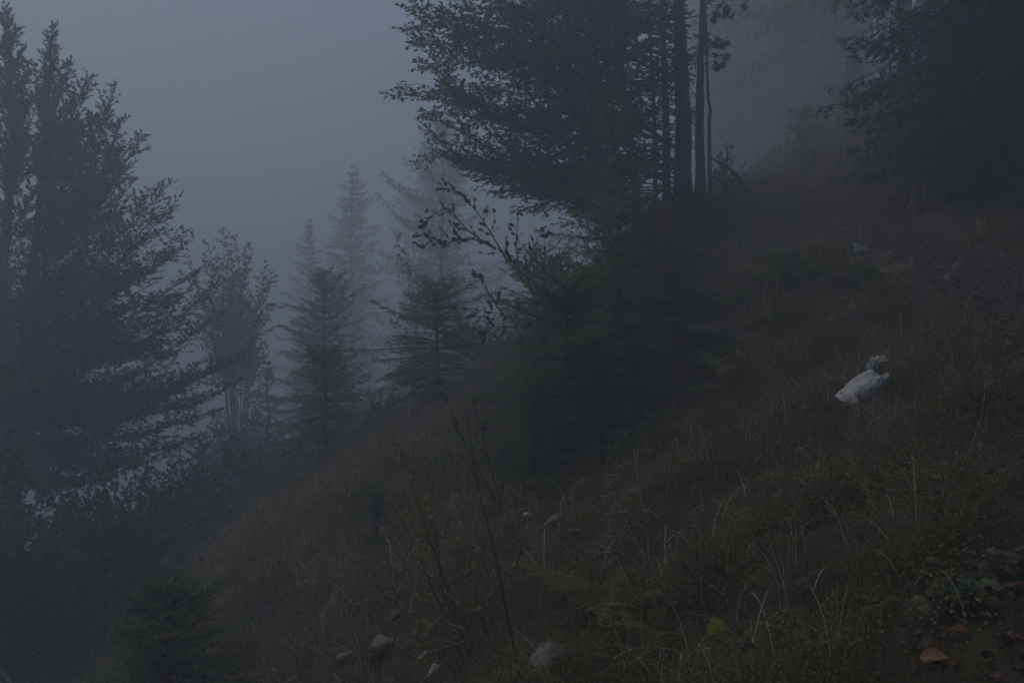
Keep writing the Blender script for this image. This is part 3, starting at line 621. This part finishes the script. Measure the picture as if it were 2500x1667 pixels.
# gloomy undergrowth at the lower left
for i, (px, d, H, R, n, lab) in enumerate([
    (290, 12.0, 2.7, 1.7, 56, "dim leafy thicket below the left beech crown"),
    (60, 10.5, 3.5, 1.9, 70, "dark thicket in the lower left corner under the beech"),
    (470, 14.5, 2.0, 1.6, 46, "fog-dimmed thicket at the foot of the foggy small tree"),
    (640, 15.0, 1.5, 1.2, 34, "fog-dimmed low bush left of the slim spruce"),
    (180, 17.0, 2.2, 1.8, 40, "fogged thicket behind the left beech trunk"),
    (585, 22.5, 3.3, 1.9, 54, "far faint thicket beyond the foggy small tree"),
    (930, 15.5, 1.0, .9, 22, "fogged bush between the two small dark spruces"),
    (1180, 15.0, 1.2, .9, 26, "fogged brown bush right of the stiff young spruce")]):
    b0 = G(px, d); r_ = np.random.default_rng(90 + i)
    shrub(lab, b0, bush_boughs(r_, b0, H, R, n), 100 + i, .095, M_broad, lsp=.11, r0=.012, sp=.18, sl=.3, group="thickets on the lower slope")
# leaning dead branch right of trunks
mb = MB(); tube(mb, smooth_path([P(1830, 470, 13.6), P(1790, 420, 13.5), P(1755, 398, 13.5), P(1735, 385, 13.5)], 12), np.linspace(.03, .018, 12), 6); tube(mb, smooth_path([P(1770, 408, 13.5), P(1780, 385, 13.5), P(1784, 372, 13.5)], 5), np.linspace(.012, .006, 5), 5)
tag(mb.obj("fallen_branch", M_bark, smooth=True), "bare dead branch leaning beside the beech trunks", "branch")

# foreground sapling with yellowing leaves
b0 = G(1150, 4.9); q = lambda px, py, dd=0: P(px, py, 4.9 + dd)
shrub("sapling with yellowing leaves in the grass at bottom centre", b0,
      [[b0, q(1110, 1480), q(1060, 1350), q(1010, 1180), q(1012, 1085)], [b0, q(1090, 1500, -.1), q(1040, 1400, -.1), q(985, 1280, -.1), q(950, 1225, -.1)], [b0, q(1120, 1520, .1), q(1080, 1440, .1), q(1070, 1330, .1), q(1060, 1260, .1)],
       [b0, q(1080, 1540), q(1000, 1490), q(960, 1440)], [b0, q(1100, 1560, -.15), q(1040, 1530, -.15), q(1000, 1560, -.2)], [q(1080, 1400), q(1060, 1330), q(1110, 1290)], [b0, q(1150, 1530, .1), q(1165, 1470, .1), q(1150, 1400, .1)], [b0, q(1130, 1570, -.2), q(1060, 1590, -.25), q(1020, 1610, -.3)]],
      66, .052, M_sap, leaf_mesh=L_sap, lsp=.034, cap=300, r0=.0035, sp=.07, sl=.22, tert=False, planar=.2, nj=1.1, name="sapling", cat="sapling", group=None)
b0 = G(1262, 4.4)
shrub("tall thin dark bare stem curving left beside the sapling", b0,
      [[b0, P(1245, 1540, 4.4), P(1215, 1380, 4.4), P(1185, 1260, 4.4), P(1160, 1150, 4.4), P(1140, 1000, 4.4)], [P(1215, 1380, 4.4), P(1250, 1400, 4.35), P(1275, 1330, 4.3)], [P(1225, 1420, 4.4), P(1190, 1470, 4.5), P(1170, 1440, 4.5)]],
      67, .045, M_sap, leaf_mesh=L_sap, lsp=.3, cap=26, r0=.0045, sp=.3, sl=.1, tert=False, name="bare_sapling", cat="sapling", group=None)
b0 = G(1230, 6.5)
shrub("brownish twin-stemmed sapling in front of the thicket's left rock", b0,
      [[b0, P(1240, 1290, 6.5), P(1215, 1200, 6.5), P(1185, 1090, 6.5), P(1150, 960, 6.5)], [b0, P(1225, 1250, 6.4), P(1160, 1130, 6.4), P(1115, 1040, 6.4), P(1090, 980, 6.4)]],
      68, .06, M_shrub, leaf_mesh=L_shrub, lsp=.2, cap=60, r0=.008, sp=.22, sl=.14, tert=False, name="sapling", cat="sapling", group=None)

# ------------------------------------------------------------------ rocks
KEEP = []   # ground the grass leaves free round rocks
def clear(x, y):
    ok = np.ones(len(x), bool)
    for (a, b, r) in KEEP: ok &= (x - a) ** 2 + (y - b) ** 2 > r * r
    return ok
def rock(label, px, py, d, w, h, dep, seed, rot=(0, 0, 0), sink=.3, name="rock"):
    rng = np.random.default_rng(seed); bm = bmesh.new(); bmesh.ops.create_icosphere(bm, subdivisions=5 if seed in (201, 202, 209) else 4, radius=1.0)
    v = np.array([x.co[:] for x in bm.verts]); f = np.array([[x.index for x in p.verts] for p in bm.faces]); bm.free()
    for k in range(4):
        n = nrm(rng.normal(size=3)); v = v * (1 + .17 * np.sin((v @ n) * rng.uniform(2, 4.2) + rng.uniform(0, 6.28)))[:, None]
    for k in range(15):
        n = nrm(rng.normal(size=3)); c = rng.uniform(.34, .80); dd = v @ n - c; v = np.where(dd[:, None] > 0, v - n * dd[:, None] * .98, v)
    for s, am in ((5, .022), (11, .022), (23, .014)):
        K = nrm(rng.normal(size=(14, 3))) * s * rng.uniform(.6, 1.5, (14, 1)); ph = rng.uniform(0, 6.28, 14)
        nv = np.abs(np.sin(v @ K.T + ph)).mean(1) - .63; v = v + nrm(v) * (nv * am * (11 if seed < 204 else 7))[:, None]
    # cracks
    for k in range(6):
        n = nrm(rng.normal(size=3)); c = rng.uniform(-.5, .5); dd = np.abs(v @ n - c + .09 * np.sin(v[:, 0] * 7 + k) + .06 * np.sin(v[:, 1] * 11)); v = v * (1 - .16 * np.exp(-(dd / .045) ** 2))[:, None]
    v = v / np.abs(v).max(0) * np.array([w, dep, h]) * .56
    R_ = np.array(Matrix.Rotation(rot[2], 3, 'Z') @ Matrix.Rotation(rot[1], 3, 'Y') @ Matrix.Rotation(rot[0], 3, 'X'))
    v = v @ R_.T
    x = (px - 1250) / F * d; c = P(px, py, d); g = float(gz(c[0], d))
    c[2] += (.05 if seed < 204 else -.22) * h; c[2] = max(c[2], g - h * .1) if c[2] < g + h * .5 else g + h * .35 - sink * h * .3
    KEEP.append((c[0], c[1], (.36 if seed < 204 else .24) * w)); KEEP.append((c[0] * .98, c[1] * .98, (.24 if seed < 204 else .16) * w))
    m = MB(); m.add(v, tris=f); o = m.obj(name, M_rock if seed in (201, 202, 203, 207, 210, 213) else M_rockg, smooth=False); o.location = tuple(c)
    return tag(o, label, "rock", "limestone rocks in the grass")
def hit(px, py, dmax=40):
    """first ground point along a photograph ray"""
    ds = np.arange(1.8, dmax, .02); p = np.stack([(px - 1250) / F * ds, ds, (833.5 - py) / F * ds], 1); b = gz(p[:, 0], p[:, 1]) > p[:, 2]
    i = int(np.argmax(b)); return float(ds[i]) if b.any() else dmax
ROCKS = [("long pale rock slanting through the grass on the right slope", 2076, 972, 168, 40, .45, 201, (.1, -.68, .15)),
 ("small pale jagged rock just above the long slanting rock", 2136, 892, 54, 40, .8, 202, (.2, -.2, .3)),
 ("small angular grey rock beside the path near the roots", 2096, 614, 42, 26, .9, 203, (.2, .2, .4)),
 ("grey rock at the left foot of the spruce thicket", 1222, 1108, 40, 52, .8, 204, (0, .3, .3)),
 ("flat grey stone under the spruce thicket's left edge", 1262, 1135, 46, 26, .9, 205, (0, .1, .1)),
 ("upright grey rock below the spruce thicket", 1346, 1268, 46, 62, .8, 206, (.1, .35, .2)),
 ("flat little white stone left of the upright grey rock", 1285, 1258, 24, 12, .9, 207, (0, .1, 0)),
 ("narrow upright pale stone near the bare dark stem", 1258, 1384, 15, 34, .8, 208, (.1, .05, 0)),
 ("large grey boulder at the bottom edge right of the sapling", 1332, 1612, 125, 66, .9, 209, (.1, -.35, .3)),
 ("white stone at the bottom edge left of the sapling", 1062, 1632, 38, 28, .9, 210, (.1, -.3, .2)),
 ("low broken grey rock in the grass left of the sapling", 925, 1575, 66, 40, .9, 211, (.1, -.35, .4)),
 ("flat dull grey slab in the grass at the bottom edge", 835, 1604, 48, 22, .9, 212, (.1, -.3, .2)),
 ("small white stone in the grass close to the sapling", 1038, 1598, 16, 8, .9, 213, (0, -.2, 0)),
 ("dark flaky stone left of the sapling's lower boughs", 968, 1492, 36, 18, .9, 214, (.2, -.4, .2)),
 ("grey stone at the bottom edge beneath the flat slab", 715, 1658, 44, 24, .9, 215, (.1, -.2, .2)),
 ("low grey stone in the grass right of the spruce thicket", 1555, 1200, 44, 18, .9, 216, (.1, .05, .2)),
 ("tiny pale stone among grass right of the spruce thicket", 1682, 1090, 20, 12, .9, 217, (0, 0, .2)),
 ("pale broken rock edge above the right end of the roots", 2325, 675, 38, 42, .7, 218, (.2, -.6, .2)),
 ("small pale stone stuck at the far right edge of the slope", 2496, 345, 14, 20, .9, 219, (0, 0, .2)),
 ("tiny pale pebble on the slope above the path roots", 2178, 430, 8, 7, .9, 220, (0, 0, .2)),
 ("tiny white pebble left of the angular path rock", 1943, 516, 9, 8, .9, 221, (0, 0, .2)),
 ("whitish pebble under the flat little stone", 1288, 1290, 12, 12, .9, 222, (0, 0, .2)),
 ("small pale stone half hidden beside the sapling's stem", 1150, 1415, 18, 12, .9, 223, (0, 0, .2)),
 ("small whitish stone in the dark hollow below the upright rock", 1378, 1390, 22, 16, .9, 224, (0, 0, .2))]
for lab, px, py, wp, hp, dr, sd, rot in ROCKS:
    d = hit(px, py + hp * .25); wm, hm = wp / F * d * 1.12, hp / F * d * 1.12
    big = wp > 60
    rock(lab, px, py, d, wm, hm, max(wm, hm) * dr, sd, rot)

# ------------------------------------------------------------------ roots across the path
ROOTS = [[(2060,545),(2020,556),(1985,572),(1940,588)],[(2075,560),(2040,568),(2000,580)],[(2180,620),(2130,634),(2110,640)],[(2260,622),(2210,640),(2185,655),(2168,674)],[(2295,615),(2250,630),(2220,634)],[(2330,650),(2290,662),(2240,672),(2200,682)],[(2350,640),(2320,668),(2300,690)],[(2310,685),(2270,690),(2230,700)],[(1990,600),(1950,604),(1915,615)]]
rl = ["long pale root highest up the path, slanting down left", "short root just under the highest long root", "short pale root beside the angular path rock", "curved pale root crossing the middle of the path", "thin root above the curved middle root", "long thin root low across the path", "stout bleached root at the right end of the path roots", "lowest thin root on the path", "faint root at the upper left of the path"]
for k, (rt, lab) in enumerate(zip(ROOTS, rl)):
    rng = np.random.default_rng(300 + k); pts = []
    for (px, py) in rt:
        d = hit(px, py); p = G(px, d); pts.append(p + UP * .015)
    pl = smooth_path(pts, 22); pl[:, 2] = gz(pl[:, 0], pl[:, 1]) + .004 + .010 * np.sin(np.linspace(0, 9, 22) + k); pl[0, 2] -= .06; pl[-1, 2] -= .06
    pl += rng.normal(size=pl.shape) * .008
    for p_ in pl[::2]: KEEP.append((p_[0], p_[1], .06)); KEEP.append((p_[0] * .985, p_[1] * .985, .06))
    m = MB(); tube(m, pl, (.021 + .007 * np.sin(np.linspace(0, 7, 22) + k)) * np.linspace(1.1, .5, 22), 7)
    tag(m.obj("tree_root", M_root, smooth=True), lab, "root", "bare roots across the path")

# ------------------------------------------------------------------ ferns
def frond_mesh(seed, n=20, arch=.55):
    rng = np.random.default_rng(seed); m = MB(); t = np.linspace(0, 1, n + 4)
    rx = t; rz = .55 * t - arch * t ** 2.2; pts = np.column_stack([rx, np.zeros_like(t), rz]); tube(m, pts, np.linspace(.007, .002, len(t)), 3, .2)
    for i in range(3, n + 3):
        f = (i - 3) / n; L = .26 * (1 - f) ** .8 * min(1, .55 + f * 4) + .012; tg = nrm(pts[min(i + 1, n + 3)] - pts[i - 1])
        for sg in (-1, 1):
            d = nrm(tg * .35 + np.array([0, sg, 0]) + UP * (-.12 + rng.normal() * .08)); nn = nrm(np.cross(d, tg)) * (-sg); fw = nrm(np.cross(nn, d))
            k = 7; a = pts[i] + d * L * (np.arange(k) / k)[:, None]; b = pts[i] + d * L * ((np.arange(k) + .95) / k)[:, None]
            wv = (.045 * (1 - np.arange(k) / k) + .008)[:, None] * (1 - .5 * f)
            for s2 in (-1, 1):
                c = (a + b) / 2 + tg * s2 * wv * np.sign(1) + d * L * .05 - UP * .004
                v = np.stack([a, b, c], 1).reshape(-1, 3); m.add(v, tris=np.arange(3 * k).reshape(-1, 3), tint=.5)
    return m.mesh("frond", M_fern)
FR = [frond_mesh(s, 20, ar) for s, ar in ((1, .55), (2, .75), (3, .4))]
FERNS = [("fern with pale fronds at the right edge of the spruce thicket", 1690, 840, 8, .55), ("fern close under the thicket's lower right side", 1640, 900, 6, .45), ("yellow-green fern beside the angular path rock", 2105, 695, 8, .55), ("fern among grass left of the path", 1905, 690, 8, .6),
         ("yellowish fern in the grass right of bottom centre", 1490, 1500, 9, .45), ("fern on the slope just below the path's left edge", 1960, 640, 7, .5), ("brownish fern right of the thicket among straw grass", 1790, 920, 7, .5), ("small fern low on the slope left of the yellow leaf", 1640, 1560, 6, .3), ("fern half hidden in grass beneath the dark bush", 1780, 760, 7, .55), ("tiny fern in the grass near the right slope rocks", 1900, 800, 6, .4)]
for k, (lab, px, py, nf, sz) in enumerate(FERNS):
    rng = np.random.default_rng(400 + k); d = hit(px, py); b0 = G(px, d, -.02); root = thing("fern", lab, "fern", b0, "ferns on the slope")
    for j in range(nf):
        az = 6.283 * j / nf + rng.normal() * .3; dv = np.array([math.cos(az), math.sin(az), .25]); 
        place_leaf(FR[j % 3], root, b0, dv, UP + rng.normal(size=3) * .15, sz * 1.3 * rng.uniform(.75, 1.15), "frond")

# ------------------------------------------------------------------ broad-leaved plants at the lower right
PLANTS = [("lush light green bramble plant at the edge of the dark path", 2330, 1500, 9, .055), ("bramble plant with drooping leaflets below the lush one", 2300, 1530, 7, .05), ("bramble plant highest of those by the path edge", 2390, 1480, 8, .05), ("small round-leaved plant in the heather near the bottom", 2005, 1590, 5, .05), ("two-leaved green seedling in the heather", 2150, 1510, 4, .045), ("leafy plant in the grass by the right edge", 2440, 1420, 6, .042), ("bramble sprig above the heather left of the path", 2280, 1440, 6, .045), ("low clover-like plant in the middle of the heather", 1960, 1480, 6, .04), ("pale green strawberry-like plant at the bottom edge by the path", 2230, 1600, 6, .045), ("yellow-green seedling beneath the upright grey rock", 1375, 1290, 6, .04), ("pale leafy plant at the far right slope edge", 2415, 1095, 3, .09), ("rounded leaf clump in the shade near the right brown leaves", 2360, 930, 6, .06)]
for k, (lab, px, py, nl_, sz) in enumerate(PLANTS):
    rng = np.random.default_rng(500 + k); d = hit(px, py); b0 = G(px, d); root = thing("leafy_plant", lab, "plant", b0, "broad-leaved plants by the path"); m = MB()
    for j in range(nl_):
        az = 6.283 * j / nl_ + rng.normal() * .4; tip = b0 + np.array([math.cos(az) * sz * rng.uniform(.5, 1.5), math.sin(az) * sz * rng.uniform(.5, 1.5), sz * rng.uniform(.9, 2.0)])
        tube(m, smooth_path([b0, (b0 + tip) / 2 + UP * .02, tip], 5), .0018, 3); dv = np.array([math.cos(az), math.sin(az), .1])
        for t in ((-.95, 0, .95) if k < 8 else (0,)):
            c, s = math.cos(t), math.sin(t); place_leaf(L_plant, root, tip, np.array([dv[0] * c - dv[1] * s, dv[0] * s + dv[1] * c, dv[2] + rng.normal() * .15]), UP + np.array([-.2, -.35, 0]) + rng.normal(size=3) * .2, sz * rng.uniform(.75, 1.1))
    m.obj("stem", M_twig, root, b0)

# ------------------------------------------------------------------ fallen leaves
L_brown = [make_leaf_mesh("brown_leaf", M_brown, OVAL, f, c, .8) for f, c in ((.25, .3), (.1, -.25), (.35, .1))]
L_bmap = make_leaf_mesh("brown_maple_leaf", M_brown, MAPLE, .12, .25); L_ymap = make_leaf_mesh("yellow_maple_leaf", M_yellow, MAPLE, .28, .3)
d = hit(1745, 1622); o = place_leaf(L_ymap, None, G(1745, d, .2), (-.25, -.15, -.9), (.5, -.9, .5), .095, "fallen_leaf"); tag(o, "bright yellow maple leaf caught in the grass at the bottom edge", "leaf")
for lab, px, py, ln, up_ in [("large curled brown leaf at the bottom edge on the dark path", 2245, 1640, .09, .05), ("brown leaf propped in the grass at the bottom edge by the yellow one", 1855, 1655, .08, .12), ("tan maple leaf lying in shade at the right edge", 2395, 985, .12, .08), ("yellowed round leaf in the grass near the right edge", 2315, 1160, .07, .12), ("tiny orange leaf in the grass right of the dark hollow", 1510, 1347, .05, .1), ("orange leaf in the grass beneath the spruce thicket's right side", 1725, 1040, .06, .12), ("orange-brown leaf low in the heather", 1868, 1475, .05, .12), ("small orange leaf upright in grass at mid right", 1865, 1185, .05, .1)]:
    d = hit(px, py); tag(place_leaf(L_bmap if "maple" in lab else L_brown[0], None, G(px, d, up_), RNG.normal(size=3) * [1, 1, .3], UP * .8 + np.array([-.2, -.7, 0]) + RNG.normal(size=3) * .3, ln, "fallen_leaf"), lab, "leaf", "single fallen leaves")
def litter(n, poly, lab, grp, size, seed):
    rng = np.random.default_rng(seed); c = 0; poly = np.array(poly, float); lo, hi = poly.min(0), poly.max(0)
    while c < n:
        px, py = rng.uniform(lo, hi); d = hit(px, py)
        p = G(px, d)
        if float(path_dist(p[0], p[1])) > .62: c += .05; continue
        o = place_leaf(L_brown[rng.integers(3)] if rng.random() < .75 else L_bmap, None, p + UP * rng.uniform(.02, .05), rng.normal(size=3) * [1, 1, .25], UP + rng.normal(size=3) * .45, size * rng.uniform(.6, 1.25), "fallen_leaf"); tag(o, lab, "leaf", grp); c += 1
litter(60, [(2130, 1400), (2500, 1667)], "small brown fallen leaf on the dark path in the bottom right corner", "brown leaves on the near path", .05, 601)
litter(50, [(2390, 680), (2500, 1000)], "small rusty brown leaf on the earth at the right edge", "brown leaves at the right edge", .06, 602)

# ------------------------------------------------------------------ grass and ground cover
def scatter(n, rng, dmin, dmax, power, pxa=-250, pxb=2800):
    """ground points in front of the camera, denser near it"""
    u = rng.random(n); k = 2 - power
    d = (dmin ** k + u * (dmax ** k - dmin ** k)) ** (1 / k); px = rng.uniform(pxa, pxb, n); x = (px - 1250) / F * d
    return x, d
patch1, patch2, patch3 = wave_noise(41, 14, 1.6), wave_noise(42, 14, .8), wave_noise(43, 12, 3.2)
def slope_dir(x, y):
    h = .15; gx_ = (gz(x + h, y, False) - gz(x - h, y, False)) / (2 * h); gy_ = (gz(x, y + h, False) - gz(x, y - h, False)) / (2 * h)
    return np.stack([-gx_, -gy_], -1)
def blades(mb, x, y, z, az, ln, wd, lean, droop, tint, seg=3):
    n = len(x); s = np.linspace(0, 1, seg + 1)
    h = np.stack([np.cos(az), np.sin(az), np.zeros(n)], 1); side = np.stack([-np.sin(az), np.cos(az), np.zeros(n)], 1); B = np.stack([x, y, z], 1)
    el = lean[:, None] - droop[:, None] * s[None] ** 1.3
    ds = (ln / seg)[:, None]; hx = np.cumsum(np.cos(el[:, :-1]) * ds, 1); hz = np.cumsum(np.sin(el[:, :-1]) * ds, 1)
    hx = np.concatenate([np.zeros((n, 1)), hx], 1); hz = np.concatenate([np.zeros((n, 1)), hz], 1)
    C = B[:, None] + h[:, None] * hx[..., None] + UP * hz[..., None]
    V = []
    for k in range(seg): V += [C[:, k] - side * (wd * (1 - .75 * s[k]))[:, None], C[:, k] + side * (wd * (1 - .75 * s[k]))[:, None]]
    V.append(C[:, seg]); m = 2 * seg + 1; V = np.stack(V, 1).reshape(-1, 3); i = np.arange(n)[:, None] * m
    q = np.concatenate([i + [2 * k, 2 * k + 1, 2 * k + 3, 2 * k + 2] for k in range(seg - 1)]); t = i + [2 * seg - 2, 2 * seg - 1, 2 * seg]
    mb.add(V, tris=t, quads=q, tint=np.repeat(tint, m))
    return C
def grass(n, seed, dmin, dmax, power, name, label, lmin, lmax, wmul=1.0):
    rng = np.random.default_rng(seed); nt_ = n // 14; tx, ty = scatter(nt_, rng, dmin, dmax, power)
    ok = (path_dist(tx, ty) > .26 + .14 * rng.random(nt_) + .10 * (n_edge(tx * 2, ty * 2) > 0)); tx, ty = tx[ok], ty[ok]
    hea = patch3(tx, ty) + .8 * patch1(tx, ty); ok = rng.random(len(tx)) < np.clip(1.05 - .25 * np.maximum(hea, 0), .35, 1); tx, ty = tx[ok], ty[ok]
    sd = slope_dir(tx, ty); taz = np.arctan2(sd[:, 1], sd[:, 0]) + rng.normal(size=len(tx)) * .9 + patch1(tx, ty) * .5
    thh = np.clip(1 + .5 * patch2(tx, ty) + .25 * patch3(tx, ty), .35, 2.0); dry = np.clip(.25 + .19 * patch1(tx, ty) + .13 * patch3(tx, ty) + .10 * patch2(tx + 5, ty) + rng.normal(size=len(tx)) * .12, 0, .85)
    k = 14; rep = lambda a: np.repeat(a, k)
    r = np.abs(rng.normal(size=len(tx) * k)) * .07 * (1 + rep(ty) * .03); aa = rng.uniform(0, 6.283, len(r)); x, y = rep(tx) + r * np.cos(aa), rep(ty) + r * np.sin(aa)
    ok = clear(x, y)
    z = gz(x, y) - .015
    az = rep(taz) + rng.normal(size=len(x)) * .95; lng = rng.random(len(x)) < .04; ln = rng.uniform(lmin, lmax, len(x)) * rep(thh) * np.where(lng, 1.8, 1)
    lean = np.radians(rng.normal(56, 20, len(x))); droop = np.radians(np.clip(rng.normal(90, 36, len(x)), 5, 160))
    wd = (.0012 + .0011 * rng.random(len(x)) + .00018 * y) * wmul
    tint = np.clip(rep(dry) + rng.normal(size=len(x)) * .13 + (rng.random(len(x)) < .04) * .4 + lng * .14, 0, 1)
    mb = MB(); blades(mb, *[q_[ok] for q_ in (x, y, z, az, ln, wd, lean, droop, tint)], seg=3 if dmin < 5 else 2); o = mb.obj(name, M_grass); o["kind"] = "stuff"; o["label"] = label
    return o
grass(112000, 51, 2.0, 9.0, 1.15, "grass", "long tangled mountain grass on the near slope", .05, .17)
grass(56000, 52, 7.5, 24.0, 1.0, "grass", "fog-dimmed grass on the farther slope", .16, .40, 1.5)

# dry arching straws with drooping seed heads
def straws(n, seed, regions, name, label, lmin, lmax, head=True):
    rng = np.random.default_rng(seed); X, Y = [], []
    for (pxa, pxb, da, db, wgt) in regions:
        m = int(n * wgt); d = rng.uniform(da, db, m); px = rng.uniform(pxa, pxb, m); X.append((px - 1250) / F * d); Y.append(d)
    x, y = np.concatenate(X), np.concatenate(Y); ok = (path_dist(x, y) > .5) & clear(x, y); x, y = x[ok], y[ok]; z = gz(x, y)
    sd = slope_dir(x, y); az = np.arctan2(sd[:, 1], sd[:, 0]) + rng.normal(size=len(x)) * 1.3; ln = rng.uniform(lmin, lmax, len(x))
    mb = MB(); tint = np.clip(rng.normal(.58, .25, len(x)), 0, 1); C = blades(mb, x, y, z, az, ln, .0014 + .00016 * y, np.radians(rng.normal(54, 20, len(x))), np.radians(rng.normal(84, 34, len(x))), tint, 7)
    if head:
        sel = rng.random(len(x)) < .6; S, E = C[sel, 5], C[sel, 7]; M_ = (S + C[sel, 6] * 2 + E) / 4
        needles(mb, C[sel, 5], C[sel, 6], 9, .022, .0017, rng, np.clip(tint[sel] + .25, 0, 1), fwd=.92); needles(mb, C[sel, 6], C[sel, 7], 9, .02, .0015, rng, np.clip(tint[sel] + .3, 0, 1), fwd=.92)
    o = mb.obj(name, M_straw); o["kind"] = "stuff"; o["label"] = label
straws(620, 53, [(700, 1350, 8, 13, .45), (400, 900, 6, 14, .2), (1350, 2450, 3.2, 8, .28), (800, 1700, 4.5, 8, .25), (1800, 2500, 7, 12, .1)], "dry_grass", "pale arching dry grass stems with seed heads", .3, .62)
straws(700, 54, [(1500, 2450, 3.0, 7, .6), (600, 1500, 4.6, 9, .4)], "dry_grass", "fine bleached straw lying in the grass", .2, .45, False)

def leaf_litter(n, seed):
    rng = np.random.default_rng(seed); i = rng.integers(0, len(PATH) - 1, n); t = rng.random(n)[:, None]; c = PATH[i] * (1 - t) + PATH[i + 1] * t + pn[i] * (rng.normal(size=n) * .3)[:, None]
    B = np.column_stack([c, gz(c[:, 0], c[:, 1]) + .02 + rng.random(n) * .02]); D = rng.normal(size=B.shape) * [1, 1, .3]; N = UP + rng.normal(size=B.shape) * .5; ln = rng.uniform(.015, .05, n)
    mb = MB(); leaf_faces(mb, B, D, N, ln, ln * rng.uniform(.08, .4, n), rng.random(n)); o = mb.obj("leaf_litter", M_litter); o["kind"] = "stuff"; o["label"] = "dark leaf and needle litter strewn along the path"
leaf_litter(11000, 57)

# heather: upright shoots with scale leaves
def heather(n, seed):
    rng = np.random.default_rng(seed); x, y = scatter(n, rng, 2.1, 12, 1.2, 600, 2700)
    hv = patch3(x, y) + .8 * patch1(x, y) + .5 * patch2(x, y); px = x / y * F + 1250; inreg = ((px > 1650) & (y < 4.6)) * 1.3
    ok = (hv + inreg + rng.normal(size=n) * .3 > .75) & clear(x, y) & (path_dist(x, y) > .5); x, y = x[ok], y[ok]; z = gz(x, y); m = len(x); S, E = [], []; B = np.stack([x, y, z], 1)
    for k in range(3):
        d = nrm(np.stack([rng.normal(size=m) * .35 - .15, rng.normal(size=m) * .35, np.ones(m)], 1)); l = rng.uniform(.06, .17, m)[:, None] * (1 + .25 * patch2(x, y))[:, None]
        b = B + rng.normal(size=(m, 3)) * [.02, .02, 0]; S.append(b + d * l * .25); E.append(b + d * l)
    S, E = np.concatenate(S), np.concatenate(E); mb = MB(); ti = np.clip(np.tile(.42 + .16 * patch1(x * 1.7, y * 1.7), 3) + rng.normal(size=len(S)) * .16, 0, 1)
    needles(mb, S, E, 8, .014, .0022, rng, ti, fwd=.5); ribbons(mb, S - (E - S) * .33, E, .0011, ti * .3); o = mb.obj("heather", M_heath); o["kind"] = "stuff"; o["label"] = "dull brownish heather covering the near slope"
heather(19000, 55)
def bilberry(n, seed):
    rng = np.random.default_rng(seed); x, y = scatter(n, rng, 2.1, 16, 1.1, 0, 2700)
    hv = -patch3(x, y) * .6 + patch2(x + 9, y - 4) + .6 * patch1(x - 3, y + 8); ok = (hv + rng.normal(size=n) * .4 > .35) & clear(x, y) & (path_dist(x, y) > .36); x, y = x[ok], y[ok]; m = len(x); k = 9
    h = rng.uniform(.05, .26, m * k); xx, yy = np.repeat(x, k) + rng.normal(size=m * k) * .05, np.repeat(y, k) + rng.normal(size=m * k) * .05; B = np.stack([xx, yy, np.repeat(gz(x, y), k) + h], 1)
    D = rng.normal(size=B.shape) * [1, 1, .5]; N = UP + rng.normal(size=B.shape) * .5; ln = rng.uniform(.010, .018, m * k) * (1 + .06 * yy); ti = np.clip(np.repeat(.5 + .22 * patch1(x * 1.3, y * 1.3), k) + rng.normal(size=m * k) * .18, 0, 1)
    mb = MB(); S = nrm(np.cross(nrm(D), N)); Dn = nrm(D); v = np.stack([B, B + Dn * ln[:, None] * .5 + S * ln[:, None] * .32, B + Dn * ln[:, None], B + Dn * ln[:, None] * .5 - S * ln[:, None] * .32], 1).reshape(-1, 3)
    mb.add(v, quads=np.arange(len(v)).reshape(-1, 4), tint=np.repeat(ti, 4)); o = mb.obj("undergrowth", M_bilb); o["kind"] = "stuff"; o["label"] = "low bilberry undergrowth with tiny leaves on the slope"
bilberry(25000, 56)

# ------------------------------------------------------------------ the fog
def haze():
    lo = np.array([-340., -210., Z_MIN - 1.0]); hi = np.array([340., 390., 27.0])
    m = MB(); c = np.array([[(lo, hi)[i][0], (lo, hi)[j][1], (lo, hi)[k][2]] for i in (0, 1) for j in (0, 1) for k in (0, 1)])
    m.add(c, quads=[(0, 1, 3, 2), (4, 6, 7, 5), (0, 4, 5, 1), (2, 3, 7, 6), (0, 2, 6, 4), (1, 5, 7, 3)])
    mt = bpy.data.materials.new("haze"); mt.use_nodes = True; n = mt.node_tree.nodes; n.remove(n["Principled BSDF"])
    v = n.new("ShaderNodeVolumePrincipled"); v.inputs['Color'].default_value = (.79, .865, .98, 1); v.inputs['Density'].default_value = HAZE_DENSITY; v.inputs['Anisotropy'].default_value = HAZE_G
    mt.node_tree.links.new(v.outputs[0], n["Material Output"].inputs['Volume'])
    o = m.obj("haze", mt); o["kind"] = "stuff"; o["label"] = "pale blue-grey mountain fog filling the air"
haze()
print("TRIS", sum(len(o.data.loops) - 2 * len(o.data.polygons) for o in bpy.data.objects if o.type == 'MESH' and o.data.users), "OBJ", len(bpy.data.objects))
